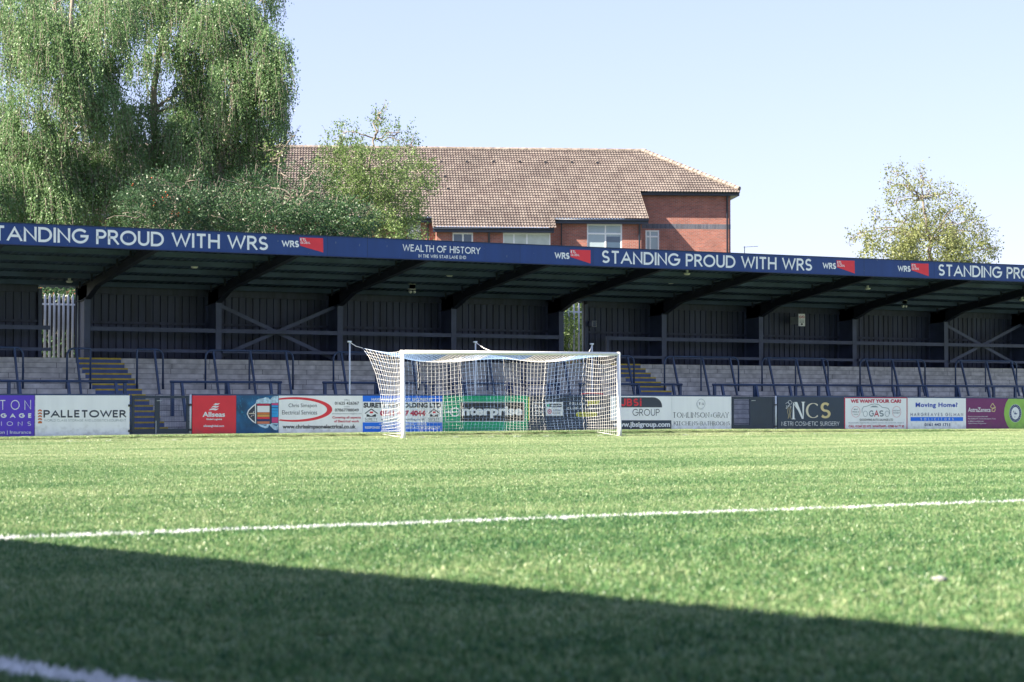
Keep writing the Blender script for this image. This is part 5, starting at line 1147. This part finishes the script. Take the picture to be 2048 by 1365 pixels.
# walls
def uvw(p): r = p - B0; return (r.dot(BX), p.z)
def uvw_side(p): r = p - B0; return (r.dot(BYv), p.z)
def wall(u0, u1, v, z1, openings, name='wall'):
    """front wall at local depth v with window openings cut out (u0,u1,z0,z1)"""
    us_ = sorted({u0, u1} | {o[0] for o in openings} | {o[1] for o in openings}); zs = sorted({0, z1} | {o[2] for o in openings} | {min(o[3], z1) for o in openings}); b = MB()
    for a, c in zip(us_[:-1], us_[1:]):
        for d, e in zip(zs[:-1], zs[1:]):
            if any(o[0] - 1e-6 <= a and c <= o[1] + 1e-6 and o[2] - 1e-6 <= d and e <= o[3] + 1e-6 for o in openings): continue
            b.add([W(a, v, d), W(c, v, d), W(c, v, e), W(a, v, e)], [(0, 1, 2, 3)])
    w = b.build(name, M['brick'], bld, uv=uvw); return w
def window(pxl, pxr, pyt, v, w_, mull, trans=None, h=1.6, glassm='frosted', lights=None):
    u0, z1 = bl(pxl, pyt, v); u1, _ = bl(pxr, pyt, v); z0 = z1 - h; t = .07
    m = MB(); bbox(m, u0, u1, v + .03, v + .1, z1 - t, z1); bbox(m, u0, u1, v + .03, v + .1, z0, z0 + t); bbox(m, u0, u0 + t, v + .03, v + .1, z0 + t, z1 - t); bbox(m, u1 - t, u1, v + .03, v + .1, z0 + t, z1 - t)
    for q in mull: uu = bl(q, pyt, v)[0]; bbox(m, uu - .04, uu + .04, v + .035, v + .095, z0 + t, z1 - t)
    if trans: zz = bl(pxl, trans, v)[1]; bbox(m, u0 + t, u1 - t, v + .028, v + .09, zz - .045, zz + .045)
    f = m.build('window', M['window_frame'], bld)
    g = MB(); bbox(g, u0 + t, u1 - t, v + .06, v + .065, z0 + t, z1 - t); g.build('pane', M[glassm], f)
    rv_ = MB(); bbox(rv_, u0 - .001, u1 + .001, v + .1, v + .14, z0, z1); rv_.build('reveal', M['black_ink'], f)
    return (u0, u1, z0, z1), f
vF = vE + .35; vFm = vM + .35; vFw = vW + .35
zE, zM, zW = ze + TP * vE, ze + TP * vM, ze + TP * vW
M['curtain'] = mat('curtain', (0.5, 0.55, 0.52), 0.9, noise=.15, scale=2)
ops = []
o1, f1 = window(1174, 1244, 448.5, vF, 0, [1211], 467.5, glassm='frosted'); ops.append(o1)
o2, _ = window(905, 946, 466, vFm, 0, [926], None, 1.2, 'glass'); o3, _ = window(1006, 1101, 466, vFm, 0, [1028, 1054], None, 1.3, 'curtain')
o4, _ = window(815, 841, 447.5, vF, 0, [828], 462, glassm='curtain')
o5, _ = window(1291, 1318, 461, vFw, 0, [1300.5], 473.5, 1.5, 'frosted')
# open casement: blue sky-reflecting light on the right half of the big window
u0, u1, z0, z1 = o1; g = MB(); um = (u0 + u1) / 2; bbox(g, um + .1, u1 - .1, vF + .055, vF + .058, z0 + .1, z1 - .65); g.build('pane', M['glass'], f1)
uw_r = bl(1461, 450, vFw)[0]; u1290 = bl(1284, 430, vF)[0]
wall(bl(860, 450, vFm)[0] if False else uM0 + .2, uM1 - .1, vFm, zM - .02, [o2, o3]); wall(uL, uM0 + .2, vF, zE - .02, [o4]); wall(uM1 - .1, u1290, vF, zE - .02, [o1])
wl = wall(u1290 - .5, uw_r, vFw, zW - .02, [o5])
# side returns
for u, va, vb, zt in ((u1290, vF, vFw, zE), (uw_r, vFw, 2 * vR - vFw, zW), (uM0 + .2, vFm, vF, zM), (uM1 - .1, vFm, vF, zM)):
    b = MB(); b.add([W(u, va, 0), W(u, vb, 0), W(u, vb, zt + (.3 if u == u1290 else -.02)), W(u, va, zt - .02)], [(0, 1, 2, 3)]); b.build('side_wall', M['brick'], bld, uv=uvw_side)
# soldier course band
ub, zb1 = bl(1290, 448, vFw); _, zb0 = bl(1290, 457.6, vFw); b = MB(); bbox(b, u1290 + .05, uw_r + .006, vFw - .006, vFw + .02, zb0, zb1); b.build('brick_band', M['soldier'], bld, uv=lambda p: (uvw(p)[0], p.z - zb0 + 0.0))
# gutters, fascia boards, soffits, downpipes
def eave(u0, u1, v, z):
    g = MB(); bbox(g, u0, u1, v + .02, v + .05, z - .26, z - .02); bbox(g, u0, u1, v + .05, v + .4, z - .26, z - .24); g.build('eaves_board', M['gutter'], bld)
    MB().tube([W(u0, v - .04, z - .07), W(u1, v - .04, z - .07)], .06, 8).build('gutter', M['gutter'], bld, True)
eave(uM1, uE1 - .0, vE, zE); eave(uM0, uM1, vM, zM); eave(uL, uM0, vE, zE); eave(uW0, uW1, vW, zW)
g = MB(); bbox(g, uW1 - .03, uW1, vW + .05, 2 * vR - vW, zW - .26, zW - .02); bbox(g, uw_r, uW1 - .03, vW + .4, 2 * vR - vW, zW - .26, zW - .24); g.build('eaves_board', M['gutter'], bld)
# verge boards down the stepped edges
for u, va, vb in ((uE1, vE, vW), (uM1, vM, vE), (uM0, vM, vE)):
    MB().beam(W(u, va, ze + TP * va - .02), W(u, vb, ze + TP * vb - .02), .03, .12).build('verge', M['hip_tile'], bld)
for px, v, zt in ((1279, vF, zE), (1123, vF, zE), (978, vFm, zM), (856, vF, zE), (1454.5, vFw, zW)):
    u = bl(px, 470, v - .1)[0]; MB().tube([W(u, v - .3, zt - .12), W(u, v - .09, zt - .4), W(u, v - .09, 0)], .05 if px != 1123 else .03, 8).build('downpipe', M['gutter'], bld, True)
# tv aerial mast behind
p = Q(1489, 493, 112); t_ = thing('tv_aerial', 'thin television aerial above the fascia right of the brick building', 'aerial', (p.x, p.y, 0))
MB().tube([(p.x, p.y, -.04), (p.x, p.y, p.z)], .02, 6).build('mast', M['gutter'], t_); e = p + RT * .75 + Vector((0, 0, -.0)); a = p - RT * .05 - Vector((0, 0, .05)); b = MB().tube([a, e], .012, 6)
for i in range(7): c = a.lerp(e, i / 6); b.tube([c - FW0 * .2, c + FW0 * .2], .006, 4)
b.build('antenna', M['gutter'], t_)

# ------------------------------------------------------------ main stand off to the left: its roof shades the near turf
ms_ = thing('main_stand', 'main stand beside the pitch, outside the picture on the left', 'stand', (-8, 10, 0))
eA, eB = ground_pt(0, 1083), ground_pt(2048, 1277); H = 8.0; sh = Vector((sdir.x, sdir.y, 0)) / sdir.z * H
ea = eA + sh; eb = eB + sh; d_ = (eb - ea); d_.z = 0; d_.normalize(); ea = Vector((ea.x, ea.y, H)); eb = Vector((eb.x, eb.y, H))
fa = ea - d_ * 34; fb = eb + d_ * 22; nrm_ = Vector((d_.y, -d_.x, 0)); nrm_ = nrm_ if nrm_.x < 0 else -nrm_
b = MB(); th = Vector((0, 0, .25)); wv = nrm_ * 12 - Vector((0, 0, 1.2)); b.hexa([fa - th, fb - th, fb + wv - th, fa + wv - th, fa, fb, fb + wv, fa + wv]); b.build('roof', M['roof_sheet'], ms_)
b = MB(); w0, w1 = fa + nrm_ * 11.5, fb + nrm_ * 11.5; b.hexa([Vector((w0.x, w0.y, 0)), Vector((w1.x, w1.y, 0)), Vector((w1.x, w1.y, 0)) + nrm_ * .2, Vector((w0.x, w0.y, 0)) + nrm_ * .2, Vector((w0.x, w0.y, 6.6)), Vector((w1.x, w1.y, 6.6)), Vector((w1.x, w1.y, 6.6)) + nrm_ * .2, Vector((w0.x, w0.y, 6.6)) + nrm_ * .2]); b.build('back_wall', M['cladding'], ms_)
for i in range(9): c = fa.lerp(fb, (i + .5) / 9) + nrm_ * 5; MB().tube([(c.x, c.y, 0), (c.x, c.y, 7.2)], .12, 8).build('column', M['steel_dark'], ms_)
for k in range(9):
    o_ = nrm_ * (4.5 + k * .8); b = MB(); a0, a1 = fa + o_, fb + o_; b.hexa([Vector((a0.x, a0.y, 0)), Vector((a1.x, a1.y, 0)), Vector((a1.x, a1.y, 0)) + nrm_ * .8, Vector((a0.x, a0.y, 0)) + nrm_ * .8, Vector((a0.x, a0.y, .4 + k * .35)), Vector((a1.x, a1.y, .4 + k * .35)), Vector((a1.x, a1.y, .4 + k * .35)) + nrm_ * .799, Vector((a0.x, a0.y, .4 + k * .35)) + nrm_ * .799]); b.build('seating_step', M['walk'], ms_)
print('LEAVES', cnt, 'GRASS PATCHES', len(pts))
